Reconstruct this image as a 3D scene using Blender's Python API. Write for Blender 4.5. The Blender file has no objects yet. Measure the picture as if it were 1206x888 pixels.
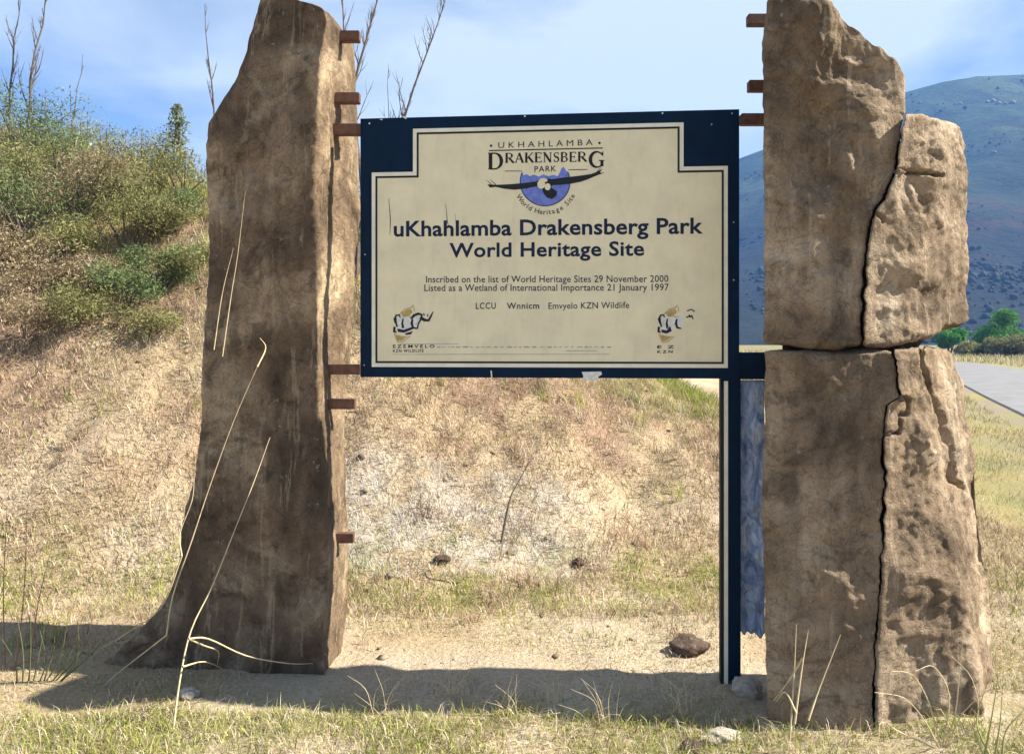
import bpy, bmesh, math, random
import numpy as np
from mathutils import Vector, Matrix

random.seed(7)
RNG = np.random.default_rng(11)
scene = bpy.context.scene
C = scene.collection
R = math.radians

# ------------------------------------------------------------------ camera
F, CX, HY, CH = 946.0, 603.0, 400.0, 1.6      # focal length (px), centre, horizon row, eye height
cam_d = bpy.data.cameras.new('camera')
cam = bpy.data.objects.new('camera', cam_d); C.objects.link(cam)
cam.location = (0, 0, CH); cam.rotation_euler = (R(90), 0, 0)
cam_d.sensor_fit = 'HORIZONTAL'; cam_d.sensor_width = 36; cam_d.lens = 36*F/1206
cam_d.shift_y = -44/1206
cam_d.clip_start = 0.05; cam_d.clip_end = 9000
scene.camera = cam
scene.render.resolution_x = 1024; scene.render.resolution_y = 753

# ------------------------------------------------------------------ sky and sun
SUN_EL, SUN_AZ = 43.0, -3.5      # degrees; azimuth from +x towards +y
sdir = Vector((math.cos(R(SUN_EL))*math.cos(R(SUN_AZ)), math.cos(R(SUN_EL))*math.sin(R(SUN_AZ)), math.sin(R(SUN_EL))))
w = bpy.data.worlds.new('World'); scene.world = w; w.use_nodes = True
nt = w.node_tree; nt.nodes.clear()
def N(nt, t, **kw):
    n = nt.nodes.new(t)
    for k, v in kw.items(): setattr(n, k, v)
    return n
def L(nt, a, b): nt.links.new(a, b)
wo = N(nt, 'ShaderNodeOutputWorld'); bg = N(nt, 'ShaderNodeBackground'); bg.inputs['Strength'].default_value = 0.05
sky = N(nt, 'ShaderNodeTexSky', sky_type='NISHITA', sun_disc=False)
sky.sun_elevation = R(SUN_EL); sky.sun_rotation = R(90-SUN_AZ); sky.altitude = 1500
sky.air_density = 1.15; sky.dust_density = 0.6; sky.ozone_density = 2.2
tc = N(nt, 'ShaderNodeTexCoord')
mp = N(nt, 'ShaderNodeMapping'); mp.inputs['Scale'].default_value = (1.0, 1.0, 2.6); mp.inputs['Location'].default_value = (9.2, 0.8, 3.6)
L(nt, tc.outputs['Generated'], mp.inputs['Vector'])
cn = N(nt, 'ShaderNodeTexNoise'); cn.inputs['Scale'].default_value = 2.1; cn.inputs['Detail'].default_value = 7; cn.inputs['Roughness'].default_value = 0.52; cn.inputs['Distortion'].default_value = 0.5
L(nt, mp.outputs[0], cn.inputs['Vector'])
cr = N(nt, 'ShaderNodeValToRGB'); cr.color_ramp.elements[0].position = 0.39; cr.color_ramp.elements[1].position = 0.62
cr.color_ramp.elements[1].color = (0.85, 0.85, 0.85, 1)
L(nt, cn.outputs['Fac'], cr.inputs[0])
mx = N(nt, 'ShaderNodeMix', data_type='RGBA'); mx.inputs['B'].default_value = (5.7, 6.35, 6.5, 1)
L(nt, cr.outputs[0], mx.inputs['Factor']); L(nt, sky.outputs[0], mx.inputs['A'])
L(nt, mx.outputs['Result'], bg.inputs['Color']); L(nt, bg.outputs[0], wo.inputs['Surface'])

sl = bpy.data.lights.new('sun', 'SUN'); sl.energy = 5.0; sl.angle = R(0.53); sl.color = (1.0, 0.93, 0.80)
so = bpy.data.objects.new('sun', sl); C.objects.link(so); so.rotation_euler = sdir.to_track_quat('Z', 'Y').to_euler()
so.location = (20, 0, 20)

vs = scene.view_settings
vs.view_transform = 'Standard'; vs.look = 'None'; vs.gamma = 1; vs.exposure = 1.72; vs.use_curve_mapping = False

# ------------------------------------------------------------------ helpers
def pix(u, v, Y): return Vector(((u-CX)/F*Y, Y, CH-(v-HY)/F*Y))

_P = np.random.default_rng(3).permutation(256); _P = np.concatenate([_P, _P, _P])
_G = np.random.default_rng(4).normal(size=(256, 3)); _G /= np.linalg.norm(_G, axis=1)[:, None]
def perlin(p):
    p = np.asarray(p, float); i = np.floor(p).astype(int); f = p-i; i &= 255
    u = f*f*f*(f*(f*6-15)+10); out = 0
    for dx in (0, 1):
        for dy in (0, 1):
            for dz in (0, 1):
                h = _P[_P[_P[i[:, 0]+dx]+(i[:, 1]+dy)]+(i[:, 2]+dz)]
                g = (_G[h]*(f-np.array([dx, dy, dz]))).sum(1)
                wt = (u[:, 0] if dx else 1-u[:, 0])*(u[:, 1] if dy else 1-u[:, 1])*(u[:, 2] if dz else 1-u[:, 2])
                out = out+g*wt
    return out*1.5
def fbm(p, octv=4, gain=0.5, lac=2.03):
    a = 1.0; s = 0; p = np.array(p, float)
    for k in range(octv):
        s = s+a*perlin(p+k*17.3); p = p*lac; a *= gain
    return s
def fbm2(x, y, octv=4, z=0.0, gain=0.5):
    x = np.asarray(x, float); y = np.asarray(y, float)
    return fbm(np.stack([x.ravel(), y.ravel(), np.full(x.size, z)+0.37], 1), octv, gain).reshape(x.shape)
def sstep(a, b, x):
    t = np.clip((x-a)/(b-a), 0, 1); return t*t*(3-2*t)

def mesh_np(name, verts, faces, cols=None, smooth=False):
    """verts (n,3), faces (m,k) arrays of equal-size faces"""
    verts = np.asarray(verts, np.float32); faces = np.asarray(faces, np.int32)
    me = bpy.data.meshes.new(name); k = faces.shape[1]; m = len(faces)
    me.vertices.add(len(verts)); me.vertices.foreach_set('co', verts.ravel())
    me.loops.add(m*k); me.loops.foreach_set('vertex_index', faces.ravel())
    me.polygons.add(m); me.polygons.foreach_set('loop_start', np.arange(0, m*k, k, dtype=np.int32))
    me.update(calc_edges=True)
    if smooth: me.polygons.foreach_set('use_smooth', np.ones(m, bool))
    if cols is not None:
        a = me.color_attributes.new('Col', 'FLOAT_COLOR', 'POINT')
        c = np.ones((len(verts), 4), np.float32); c[:, :3] = cols; a.data.foreach_set('color', c.ravel())
    me.validate(); return me
def link(name, me, mat=None, parent=None, **props):
    o = bpy.data.objects.new(name, me); C.objects.link(o)
    if mat is not None and me is not None and not me.materials: me.materials.append(mat)
    if parent is not None:
        o.parent = parent
        o.matrix_parent_inverse = parent.matrix_basis.inverted()   # parts are given in world coordinates
    for k, v in props.items(): o[k] = v
    return o
def empty(name, loc, label, category, group=None):
    o = bpy.data.objects.new(name, None); C.objects.link(o); o.location = loc; o.empty_display_size = 0.1
    o['label'] = label; o['category'] = category
    if group: o['group'] = group
    return o

# ------------------------------------------------------------------ materials
def newmat(name, rough=0.9, spec=0.25):
    m = bpy.data.materials.new(name); m.use_nodes = True
    b = m.node_tree.nodes['Principled BSDF']; b.inputs['Roughness'].default_value = rough
    b.inputs['Specular IOR Level'].default_value = spec
    return m, m.node_tree, b
def noise(nt, scale, detail=4, rough=0.55, vec=None, dist=0.0):
    n = N(nt, 'ShaderNodeTexNoise'); n.inputs['Scale'].default_value = scale; n.inputs['Detail'].default_value = detail
    n.inputs['Roughness'].default_value = rough; n.inputs['Distortion'].default_value = dist
    if vec is None:
        t = N(nt, 'ShaderNodeTexCoord'); vec = t.outputs['Object']
    L(nt, vec, n.inputs['Vector']); return n.outputs['Fac']
def ramp(nt, fac, stops):
    r = N(nt, 'ShaderNodeValToRGB'); e = r.color_ramp.elements
    while len(e) < len(stops): e.new(0.5)
    for el, (p, c) in zip(e, stops): el.position = p; el.color = (*c, 1) if len(c) == 3 else c
    L(nt, fac, r.inputs[0]); return r.outputs[0]
def mixc(nt, fac, a, b, mode='MIX'):
    m = N(nt, 'ShaderNodeMix', data_type='RGBA', blend_type=mode)
    for sock, val in (('Factor', fac), ('A', a), ('B', b)):
        if isinstance(val, (int, float)): m.inputs[sock].default_value = val
        elif isinstance(val, tuple): m.inputs[sock].default_value = (*val, 1)
        else: L(nt, val, m.inputs[sock])
    return m.outputs['Result']
def bump(nt, b, h, dist=0.01, strength=1.0, prev=None):
    n = N(nt, 'ShaderNodeBump'); n.inputs['Distance'].default_value = dist; n.inputs['Strength'].default_value = strength
    L(nt, h, n.inputs['Height'])
    if prev is not None: L(nt, prev.outputs[0], n.inputs['Normal'])
    L(nt, n.outputs[0], b.inputs['Normal']); return n
def scaled(nt, sc):
    t = N(nt, 'ShaderNodeTexCoord'); m = N(nt, 'ShaderNodeMapping'); m.inputs['Scale'].default_value = sc
    L(nt, t.outputs['Object'], m.inputs['Vector']); return m.outputs[0]

def stone_mat(name, dark, mid, light, fine=0.012):
    m, nt, b = newmat(name, 0.92, 0.2)
    big = noise(nt, 2.2, 6, 0.6, dist=0.6)
    col = ramp(nt, big, [(0.30, dark), (0.5, mid), (0.72, light)])
    streak = noise(nt, 3.0, 5, 0.6, vec=scaled(nt, (3.2, 3.2, 0.35)))
    col = mixc(nt, ramp(nt, streak, [(0.45, (0, 0, 0)), (0.75, (0.55,)*3)]), col, tuple(x*0.65 for x in dark))
    pale = noise(nt, 6.0, 4, 0.6, vec=scaled(nt, (2.6, 2.6, 0.22)), dist=0.4)
    col = mixc(nt, ramp(nt, pale, [(0.60, (0, 0, 0)), (0.66, (0.35,)*3), (0.70, (0, 0, 0))]), col, tuple(x*1.08 for x in light))
    blot = noise(nt, 5.5, 6, 0.68, dist=1.0)
    col = mixc(nt, ramp(nt, blot, [(0.36, (0.6,)*3), (0.48, (0, 0, 0))]), col, tuple(x*0.7 for x in dark))
    grain = noise(nt, 90, 3, 0.7)
    col = mixc(nt, 0.5, col, ramp(nt, grain, [(0.3, (0.55, 0.53, 0.5)), (0.7, (1, 1, 1))]), 'MULTIPLY')
    spots = noise(nt, 14, 5, 0.7, dist=0.8)
    col = mixc(nt, ramp(nt, spots, [(0.60, (0, 0, 0)), (0.68, (0.45,)*3)]), col, (0.10, 0.075, 0.055))
    lich = noise(nt, 21, 4, 0.65)
    col = mixc(nt, ramp(nt, lich, [(0.66, (0, 0, 0)), (0.72, (0.5,)*3)]), col, (0.46, 0.42, 0.34))
    L(nt, col, b.inputs['Base Color'])
    p = bump(nt, b, noise(nt, 38, 8, 0.72), fine)
    vo = N(nt, 'ShaderNodeTexVoronoi', feature='DISTANCE_TO_EDGE'); vo.inputs['Scale'].default_value = 7.0
    t_ = N(nt, 'ShaderNodeTexCoord'); ds_ = N(nt, 'ShaderNodeVectorMath', operation='ADD'); nz_ = N(nt, 'ShaderNodeTexNoise'); nz_.inputs['Scale'].default_value = 5; nz_.inputs['Detail'].default_value = 5
    L(nt, t_.outputs['Object'], nz_.inputs['Vector']); L(nt, t_.outputs['Object'], ds_.inputs[0]); L(nt, nz_.outputs['Color'], ds_.inputs[1]); L(nt, ds_.outputs[0], vo.inputs['Vector'])
    hair = ramp(nt, vo.outputs['Distance'], [(0.0, (0, 0, 0)), (0.035, (1, 1, 1))])
    hm = ramp(nt, noise(nt, 3.1, 3), [(0.50, (1, 1, 1)), (0.60, (0, 0, 0))]); hair = mixc(nt, 1.0, hair, hm, 'ADD')
    p = bump(nt, b, hair, 0.010, 0.7, p)
    bump(nt, b, noise(nt, 220, 3, 0.6), 0.002, 0.8, p)
    return m
def attr_mat(name, fine_scale=60, var=0.5, rough=0.95, bd=0.01, translucent=0.0):
    m, nt, b = newmat(name, rough, 0.1)
    a = N(nt, 'ShaderNodeAttribute'); a.attribute_name = 'Col'
    col = mixc(nt, var, a.outputs['Color'], ramp(nt, noise(nt, fine_scale, 5, 0.7), [(0.3, (0.45, 0.42, 0.38)), (0.68, (1.25, 1.22, 1.15))]), 'MULTIPLY')
    L(nt, col, b.inputs['Base Color'])
    if bd: bump(nt, b, noise(nt, fine_scale*0.6, 6, 0.7), bd)
    if translucent:
        out = nt.nodes['Material Output']; t = N(nt, 'ShaderNodeBsdfTranslucent'); L(nt, col, t.inputs['Color'])
        ms = N(nt, 'ShaderNodeMixShader'); ms.inputs[0].default_value = translucent
        L(nt, b.outputs[0], ms.inputs[1]); L(nt, t.outputs[0], ms.inputs[2]); L(nt, ms.outputs[0], out.inputs['Surface'])
    return m
def plain_mat(name, col, rough=0.6, spec=0.3, var=0.25, scale=12, bd=0.0, dirt=None):
    m, nt, b = newmat(name, rough, spec)
    c = mixc(nt, 1.0, col, ramp(nt, noise(nt, scale, 6, 0.65), [(0.3, (1-var,)*3), (0.7, (1+var*0.4,)*3)]), 'MULTIPLY')
    if dirt:
        c = mixc(nt, ramp(nt, noise(nt, 5, 6, 0.7, vec=scaled(nt, (4, 4, 0.8))), [(0.55, (0, 0, 0)), (0.8, (0.5,)*3)]), c, dirt)
    L(nt, c, b.inputs['Base Color'])
    if bd: bump(nt, b, noise(nt, scale*4, 5, 0.6), bd)
    return m

M = {}
M['stone_l'] = stone_mat('weathered_brown_stone', (0.070, 0.048, 0.030), (0.225, 0.156, 0.099), (0.58, 0.455, 0.295), 0.015)
M['stone_r'] = stone_mat('weathered_grey_brown_stone', (0.115, 0.081, 0.053), (0.36, 0.264, 0.174), (0.62, 0.50, 0.36), 0.017)
M['core_fill'] = plain_mat('dark_core_fill', (0.06, 0.048, 0.038), 1, 0.1, 0.4, 20, 0.006)
M['rust'] = plain_mat('rust_brown_steel', (0.13, 0.062, 0.042), 0.75, 0.3, 0.5, 30, 0.001)
M['navy'] = plain_mat('navy_paint', (0.0015, 0.015, 0.040), 0.55, 0.12, 0.35, 9, 0, dirt=(0.006, 0.024, 0.05))
M['cream'] = plain_mat('cream_sign_paint', (0.80, 0.71, 0.47), 0.55, 0.35, 0.12, 7, 0, dirt=(0.58, 0.49, 0.32))
M['pale'] = plain_mat('pale_border_paint', (0.80, 0.76, 0.60), 0.55, 0.3, 0.15, 11)
M['ink'] = plain_mat('dark_navy_ink', (0.004, 0.012, 0.045), 0.5, 0.3, 0.3, 30)
M['black'] = plain_mat('black_ink', (0.012, 0.012, 0.010), 0.5, 0.3, 0.3, 30)
M['lilac'] = plain_mat('lilac_blue_ink', (0.17, 0.22, 0.62), 0.5, 0.3, 0.35, 40)
M['ochre'] = plain_mat('ochre_ink', (0.50, 0.36, 0.12), 0.5, 0.3, 0.3, 60)
M['white'] = plain_mat('chipped_white_primer', (0.75, 0.73, 0.66), 0.7, 0.2, 0.3, 60)
M['bolt'] = plain_mat('dull_zinc', (0.35, 0.36, 0.37), 0.5, 0.5, 0.3, 60)
M['ground'] = attr_mat('dry_earth_and_grass', 55, 0.65, bd=0.03)
M['grass'] = attr_mat('grass_blades', 9, 0.35, 0.8, 0, 0.3)
M['leaf'] = attr_mat('shrub_leaves', 6, 0.45, 0.7, 0, 0.3)
M['bark'] = plain_mat('charred_bark', (0.13, 0.105, 0.09), 0.95, 0.1, 0.5, 20, 0.004)
M['straw'] = plain_mat('straw_stem', (0.62, 0.50, 0.30), 0.75, 0.2, 0.35, 25)
M['weed'] = plain_mat('reddish_weed_stem', (0.30, 0.17, 0.10), 0.8, 0.2, 0.4, 25)
M['tar'] = plain_mat('pale_worn_asphalt', (0.185, 0.185, 0.19), 0.85, 0.25, 0.25, 1.4, 0.004)
M['dark_edge'] = plain_mat('dark_road_edge', (0.05, 0.052, 0.055), 0.9, 0.2, 0.4, 3)
M['rock'] = stone_mat('dark_fieldstone', (0.06, 0.04, 0.03), (0.12, 0.08, 0.06), (0.2, 0.15, 0.12))
M['outcrop'] = stone_mat('grey_outcrop', (0.12, 0.11, 0.10), (0.22, 0.2, 0.18), (0.3, 0.28, 0.25))
M['palerock'] = stone_mat('pale_fieldstone', (0.38, 0.33, 0.27), (0.52, 0.46, 0.38), (0.62, 0.57, 0.49))

def blue_sheet_mat():
    m, nt, b = newmat('crinkled_blue_plastic', 0.4, 0.5)
    n1 = noise(nt, 9, 6, 0.7, vec=scaled(nt, (1.6, 1.6, 0.8)), dist=1.2)
    col = ramp(nt, n1, [(0.30, (0.05, 0.11, 0.28)), (0.44, (0.25, 0.36, 0.60)), (0.56, (0.52, 0.62, 0.80)), (0.70, (0.82, 0.86, 0.88))])
    L(nt, col, b.inputs['Base Color']); bump(nt, b, n1, 0.03); return m
M['bluesheet'] = blue_sheet_mat()

# ------------------------------------------------------------------ terrain
_hx = np.linspace(-40, 40, 1601)
_hy = np.interp(_hx, [-40, -12, -8, -6, -3.8, -1.8, 0, 1.2, 2.2, 3.2, 4.6, 40], [4.9, 4.7, 4.3, 3.95, 3.3, 3.05, 2.3, 1.55, 0.85, 0.3, 0, 0])
_k = np.hanning(31); _hy = np.convolve(np.pad(_hy, 15, 'edge'), _k/_k.sum(), 'valid')
RD = [(6.5, 2.2), (9.65, 9.1), (12.7, 15.9), (15.0, 21.1), (17.5, 26.6), (20.9, 34.1), (24.8, 42.9), (27.8, 51), (28.9, 57), (28.2, 64), (24, 72), (14, 78), (2.0, 80.0), (-10, 80.0)]
def catmull(pts, n=10):
    pts = [np.array(p, float) for p in pts]; P = [2*pts[0]-pts[1]]+pts+[2*pts[-1]-pts[-2]]; out = []
    for i in range(1, len(P)-2):
        for k in range(n):
            t = k/n; a, b, c, d = P[i-1:i+3]
            out.append(0.5*((2*b)+(-a+c)*t+(2*a-5*b+4*c-d)*t*t+(-a+3*b-3*c+d)*t**3))
    out.append(P[-2]); return np.array(out)
ROAD = catmull(RD, 10); ROADW = 2.15
def road_dist(x, y):
    x = np.asarray(x, float); d = np.full(x.shape, 1e9)
    for p in ROAD: d = np.minimum(d, (x-p[0])**2+(y-p[1])**2)
    return np.sqrt(d)
def gz(x, y):
    x = np.asarray(x, float); y = np.asarray(y, float)
    h = np.interp(x, _hx, _hy)
    yf = 4.95+0.35*fbm2(x*0.35, x*0+2, 2)
    t = np.clip((y-yf)/4.3, 0, 1); s = 0.55*t*t*(3-2*t)+0.45*t
    s = np.where(t >= 1, 1+0.012*(y-yf-4.3), s)
    fade = 1-sstep(26, 95, y)
    b = h*s*fade
    lump = sstep(0.02, 0.35, t)*(h > 0.02)*np.minimum(1, h)
    z = b+lump*(0.16*fbm2(x*0.8, y*0.8, 4, 5)+0.03*fbm2(x*5, y*5, 3, 9))*fade
    near = 1-sstep(9, 30, np.hypot(x, y))
    rd = road_dist(x, y); keep = sstep(2.4, 4.5, rd)
    z = z+(0.035*fbm2(x*1.1, y*1.1, 3, 1)*near+0.012*fbm2(x*7, y*7, 3, 2)*near)*keep
    z = z+keep*0.10*sstep(60, 200, y)*fbm2(x*0.02, y*0.02, 2, 4)
    return z
def gz1(x, y): return float(gz(np.array([x]), np.array([y]))[0])

def lerp3(a, b, t): return np.asarray(a)*(1-t[..., None])+np.asarray(b)*t[..., None]
def ground_col(x, y):
    h = np.interp(x, _hx, _hy); t = np.clip((y-4.95)/4.3, 0, 1.3)
    n1 = fbm2(x*0.9, y*0.9, 4, 20)*0.5+0.5; n2 = fbm2(x*2.6, y*2.6, 4, 31)*0.5+0.5; n3 = fbm2(x*6, y*6, 3, 44)*0.5+0.5
    straw = np.array([0.55, 0.46, 0.31]); sand = np.array([0.66, 0.585, 0.45]); soil = np.array([0.26, 0.18, 0.13])
    pink = np.array([0.45, 0.33, 0.25]); green = np.array([0.26, 0.29, 0.06]); ash = np.array([0.68, 0.66, 0.62]); olive = np.array([0.30, 0.28, 0.12])
    c = lerp3(straw, sand, sstep(0.35, 0.65, n1))
    bankm = sstep(0.12, 0.5, t)*np.clip(h*1.5, 0, 1)
    cb = lerp3(pink, straw, sstep(0.35, 0.62, n1)); cb = lerp3(cb, np.broadcast_to(soil, cb.shape), sstep(0.55, 0.75, n2)*0.8)
    c = c*(1-bankm[..., None])+cb*bankm[..., None]
    # ashy strip and yellow-green growth at the bank's foot
    am = sstep(0.04, 0.12, t)*(1-sstep(0.2, 0.36, t))*sstep(-1.7, -0.9, x)*(1-sstep(0.1, 0.9, x))*sstep(0.28, 0.5, n2)
    c = lerp3(c, np.broadcast_to(ash, c.shape), am*0.85)
    gm = np.exp(-((y-5.15)/0.42)**2)*sstep(-2.6, -1.0, x)*sstep(0.42, 0.62, n3*0.5+n2*0.5)
    c = lerp3(c, np.broadcast_to(green, c.shape), gm*0.8)
    fm = (1-sstep(3.3, 3.8, y))*sstep(0.42, 0.6, n2)
    c = lerp3(c, np.broadcast_to(olive, c.shape), fm*0.6)
    # pale sandy shelf between the pillars
    sm = np.exp(-((x+0.45)/0.55)**2-((y-3.98)/0.16)**2)
    c = lerp3(c, np.broadcast_to(np.array([0.62, 0.55, 0.43]), c.shape), np.clip(sm*1.3, 0, 1))
    # green top of the bank
    tg = sstep(0.6, 0.9, t)*sstep(0.35, 0.6, n1)*np.clip(h, 0, 1)
    c = lerp3(c, np.broadcast_to(np.array([0.20, 0.21, 0.09]), c.shape), tg*0.8)
    # field on the right: yellow green grass, grey gravel by the road
    rm = sstep(1.8, 3.2, x-0.18*y)*np.clip(1-h*2, 0, 1)
    c = lerp3(c, lerp3(np.array([0.40, 0.36, 0.16]), np.array([0.30, 0.32, 0.13]), sstep(0.4, 0.65, n1)), rm*0.9)
    rd = road_dist(x, y); c = lerp3(c, np.broadcast_to(np.array([0.34, 0.31, 0.26]), c.shape), (1-sstep(2.2, 4.2, rd))*sstep(0.25, 0.5, n2))
    far = sstep(45, 90, y); c = lerp3(c, np.broadcast_to(np.array([0.26, 0.25, 0.12]), c.shape), far*0.8)
    return np.clip(c*0.70*np.array([1.04, .98, .95]), 0.01, 1)

def axis(segs):
    out = []
    for a, b, st in segs: out += list(np.arange(a, b, st))
    out.append(segs[-1][1]); return np.array(out)
def geo(a, b, n): return list(np.geomspace(a, b, n))
xs = np.array(sorted([-v for v in geo(9, 2600, 26)[1:]]+list(axis([(-9, -4, 0.07), (-4, 4, 0.045), (4, 9, 0.1)]))+geo(9, 2600, 60)[1:]))
ys = np.array([-2600, -900, -300, -100, -40, -15, -6, -2]+list(axis([(0, 2.6, 0.2), (2.6, 7.2, 0.045), (7.2, 11, 0.07)]))+geo(11, 2600, 90)[1:])
gx, gy = np.meshgrid(xs, ys); gzv = gz(gx, gy)
nx, ny = len(xs), len(ys)
idx = np.arange(nx*ny).reshape(ny, nx)
fc = np.stack([idx[:-1, :-1], idx[:-1, 1:], idx[1:, 1:], idx[1:, :-1]], -1).reshape(-1, 4)
link('ground', mesh_np('ground', np.stack([gx.ravel(), gy.ravel(), gzv.ravel()], 1), fc, ground_col(gx, gy).reshape(-1, 3), True), M['ground'], kind='structure')

# road with dark edges
def strip(name, offs, zs, mat, parent=None, **kw):
    d = np.gradient(ROAD, axis=0); d /= np.linalg.norm(d, axis=1)[:, None]; nrm = np.stack([-d[:, 1], d[:, 0]], 1)
    v = []; n = len(ROAD); m = len(offs)
    for i in range(n):
        for o, z in zip(offs, zs): v.append((*(ROAD[i]+nrm[i]*o), z))
    f = [(i*m+j, i*m+j+1, (i+1)*m+j+1, (i+1)*m+j) for i in range(n-1) for j in range(m-1)]
    return link(name, mesh_np(name, v, np.array(f)[:, ::-1], None, False), mat, parent, **kw)
road = strip('road', [-ROADW, -1.0, 0, 1.0, ROADW], [0.025, 0.04, 0.05, 0.04, 0.025], M['tar'], kind='structure')
for sg in (-1, 1):
    o = [sg*ROADW, sg*(ROADW+0.05), sg*(ROADW+0.16)]; z = [0.021, 0.018, -0.05]
    if sg > 0: o, z = o, z
    else: o, z = o[::-1], z[::-1]
    strip('road_edge', o, z, M['dark_edge'], road)

# distant hill
def hill_h(x, y):
    # crest near y=700
    top = np.interp(x, [-900, -300, 0, 110, 200, 300, 342, 375, 405, 446, 520, 700, 1100, 1700, 2400], [5, 12, 60, 110, 160, 200, 217, 226, 231, 233, 232, 222, 180, 120, 60])
    t = np.clip((y-230)/470, 0, 1); prof = 0.30*t+0.70*t**1.25
    back = 1-0.75*sstep(700, 1350, y)
    rough = 14*fbm2(x*0.006, y*0.006, 4, 60)*np.sin(np.pi*np.clip(t, 0, 1))+2.2*fbm2(x*0.03, y*0.03, 4, 61)*t*(1-0.7*sstep(0.9, 1, t))
    return top*prof*back+rough*np.minimum(1, top/80)-0.6*(1-sstep(230, 260, y))
hxs = np.concatenate([np.linspace(-900, 60, 40), np.linspace(68, 620, 150), np.linspace(640, 2400, 45)]); hys = np.concatenate([np.linspace(215, 740, 190), np.linspace(760, 1400, 24)])
hX, hY = np.meshgrid(hxs, hys); hZ = hill_h(hX, hY)
e = 0
n1 = fbm2(hX*0.012, hY*0.012, 4, 70)*0.5+0.5; n2 = fbm2(hX*0.04, hY*0.04, 4, 71)*0.5+0.5
hc = lerp3(np.array([0.055, 0.10, 0.045]), np.array([0.09, 0.14, 0.055]), sstep(0.35, 0.65, n1))
burn = (1-sstep(50, 140, hZ+30*(n1-0.5)))
hc = lerp3(hc, np.broadcast_to(np.array([0.020, 0.022, 0.030]), hc.shape), burn*0.85)
hc = lerp3(hc, np.broadcast_to(np.array([0.13, 0.055, 0.035]), hc.shape), burn*sstep(0.55, 0.75, n2)*sstep(0.45, 0.6, n1)*0.7)
hc = lerp3(hc, np.broadcast_to(np.array([0.03, 0.045, 0.028]), hc.shape), sstep(0.55, 0.75, n2)*(1-burn)*0.7)
a, b2 = hX.shape; idx = np.arange(a*b2).reshape(a, b2)
fc = np.stack([idx[:-1, :-1], idx[:-1, 1:], idx[1:, 1:], idx[1:, :-1]], -1).reshape(-1, 4)
M['hill'] = attr_mat('hillside', 0.22, 0.8, 0.95, 2.5)
link('hill', mesh_np('hill', np.stack([hX.ravel(), hY.ravel(), hZ.ravel()], 1), fc, hc.reshape(-1, 3)*0.55, True), M['hill'], kind='structure')

# scrub on the hill: one mass
ico = bmesh.new(); bmesh.ops.create_icosphere(ico, subdivisions=1, radius=1)
ico_v = np.array([v.co[:] for v in ico.verts]); ico_f = np.array([[v.index for v in f.verts] for f in ico.faces]); ico.free()
n = 30000; sx = RNG.uniform(90, 560, n); sy = RNG.uniform(232, 690, n)
dens = fbm2(sx*0.015, sy*0.015, 3, 80); k = dens+RNG.normal(0, 0.3, n) > 0.06+0.0026*np.maximum(0, sy-370); sx, sy = sx[k], sy[k]; n = len(sx)
sz = hill_h(sx, sy); r = 0.4+1.3*RNG.random(n)**3
V = ico_v[None]*(r[:, None, None]*np.stack([np.ones(n), np.ones(n), RNG.uniform(.7, 1.2, n)], 1)[:, None])*(1+RNG.normal(0, .18, (n, 12, 1)))
V = V+np.stack([sx, sy, sz+r*0.5], 1)[:, None]
cc = np.repeat(lerp3(np.array([0.018, 0.028, 0.02]), np.array([0.06, 0.065, 0.035]), RNG.random(n)), 12, 0)
ff = (ico_f[None]+(np.arange(n)*12)[:, None, None]).reshape(-1, 3)
link('hillside_scrub', mesh_np('hillside_scrub', V.reshape(-1, 3), ff, cc), M['leaf'], kind='stuff', label='dark scrub dotted over the hazy blue hillside', category='scrub')

# ------------------------------------------------------------------ generic small builders
def tube(path, radii, sides=6, cap=True):
    path = [Vector(p) for p in path]; V = []; Fc = []
    up = Vector((0.31, 0.17, 0.93))
    for i, p in enumerate(path):
        d = (path[min(i+1, len(path)-1)]-path[max(i-1, 0)]).normalized()
        a = d.cross(up); a = a.normalized() if a.length > 1e-4 else Vector((1, 0, 0)); b = d.cross(a)
        for k in range(sides):
            t = 2*math.pi*k/sides; V.append(p+(a*math.cos(t)+b*math.sin(t))*radii[i])
    for i in range(len(path)-1):
        for k in range(sides):
            q = (k+1) % sides; Fc.append((i*sides+k, i*sides+q, (i+1)*sides+q, (i+1)*sides+k))
    return V, Fc
def join_tubes(name, tubes):
    V = []; Fc = []
    for v, f in tubes:
        o = len(V); V += v; Fc += [tuple(i+o for i in q) for q in f]
    return mesh_np(name, np.array([p[:] for p in V]), np.array(Fc), None, True)
def box_mesh(name, cx, hx, hy, hz, rotz=0.0, bev=0.004):
    bm = bmesh.new(); bmesh.ops.create_cube(bm, size=1)
    bmesh.ops.scale(bm, vec=(hx*2, hy*2, hz*2), verts=bm.verts)
    if bev: bmesh.ops.bevel(bm, geom=bm.edges[:], offset=bev, segments=2, affect='EDGES')
    bmesh.ops.rotate(bm, cent=(0, 0, 0), matrix=Matrix.Rotation(rotz, 3, 'Z'), verts=bm.verts)
    bmesh.ops.translate(bm, vec=cx, verts=bm.verts)
    me = bpy.data.meshes.new(name); bm.to_mesh(me); bm.free(); return me

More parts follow.
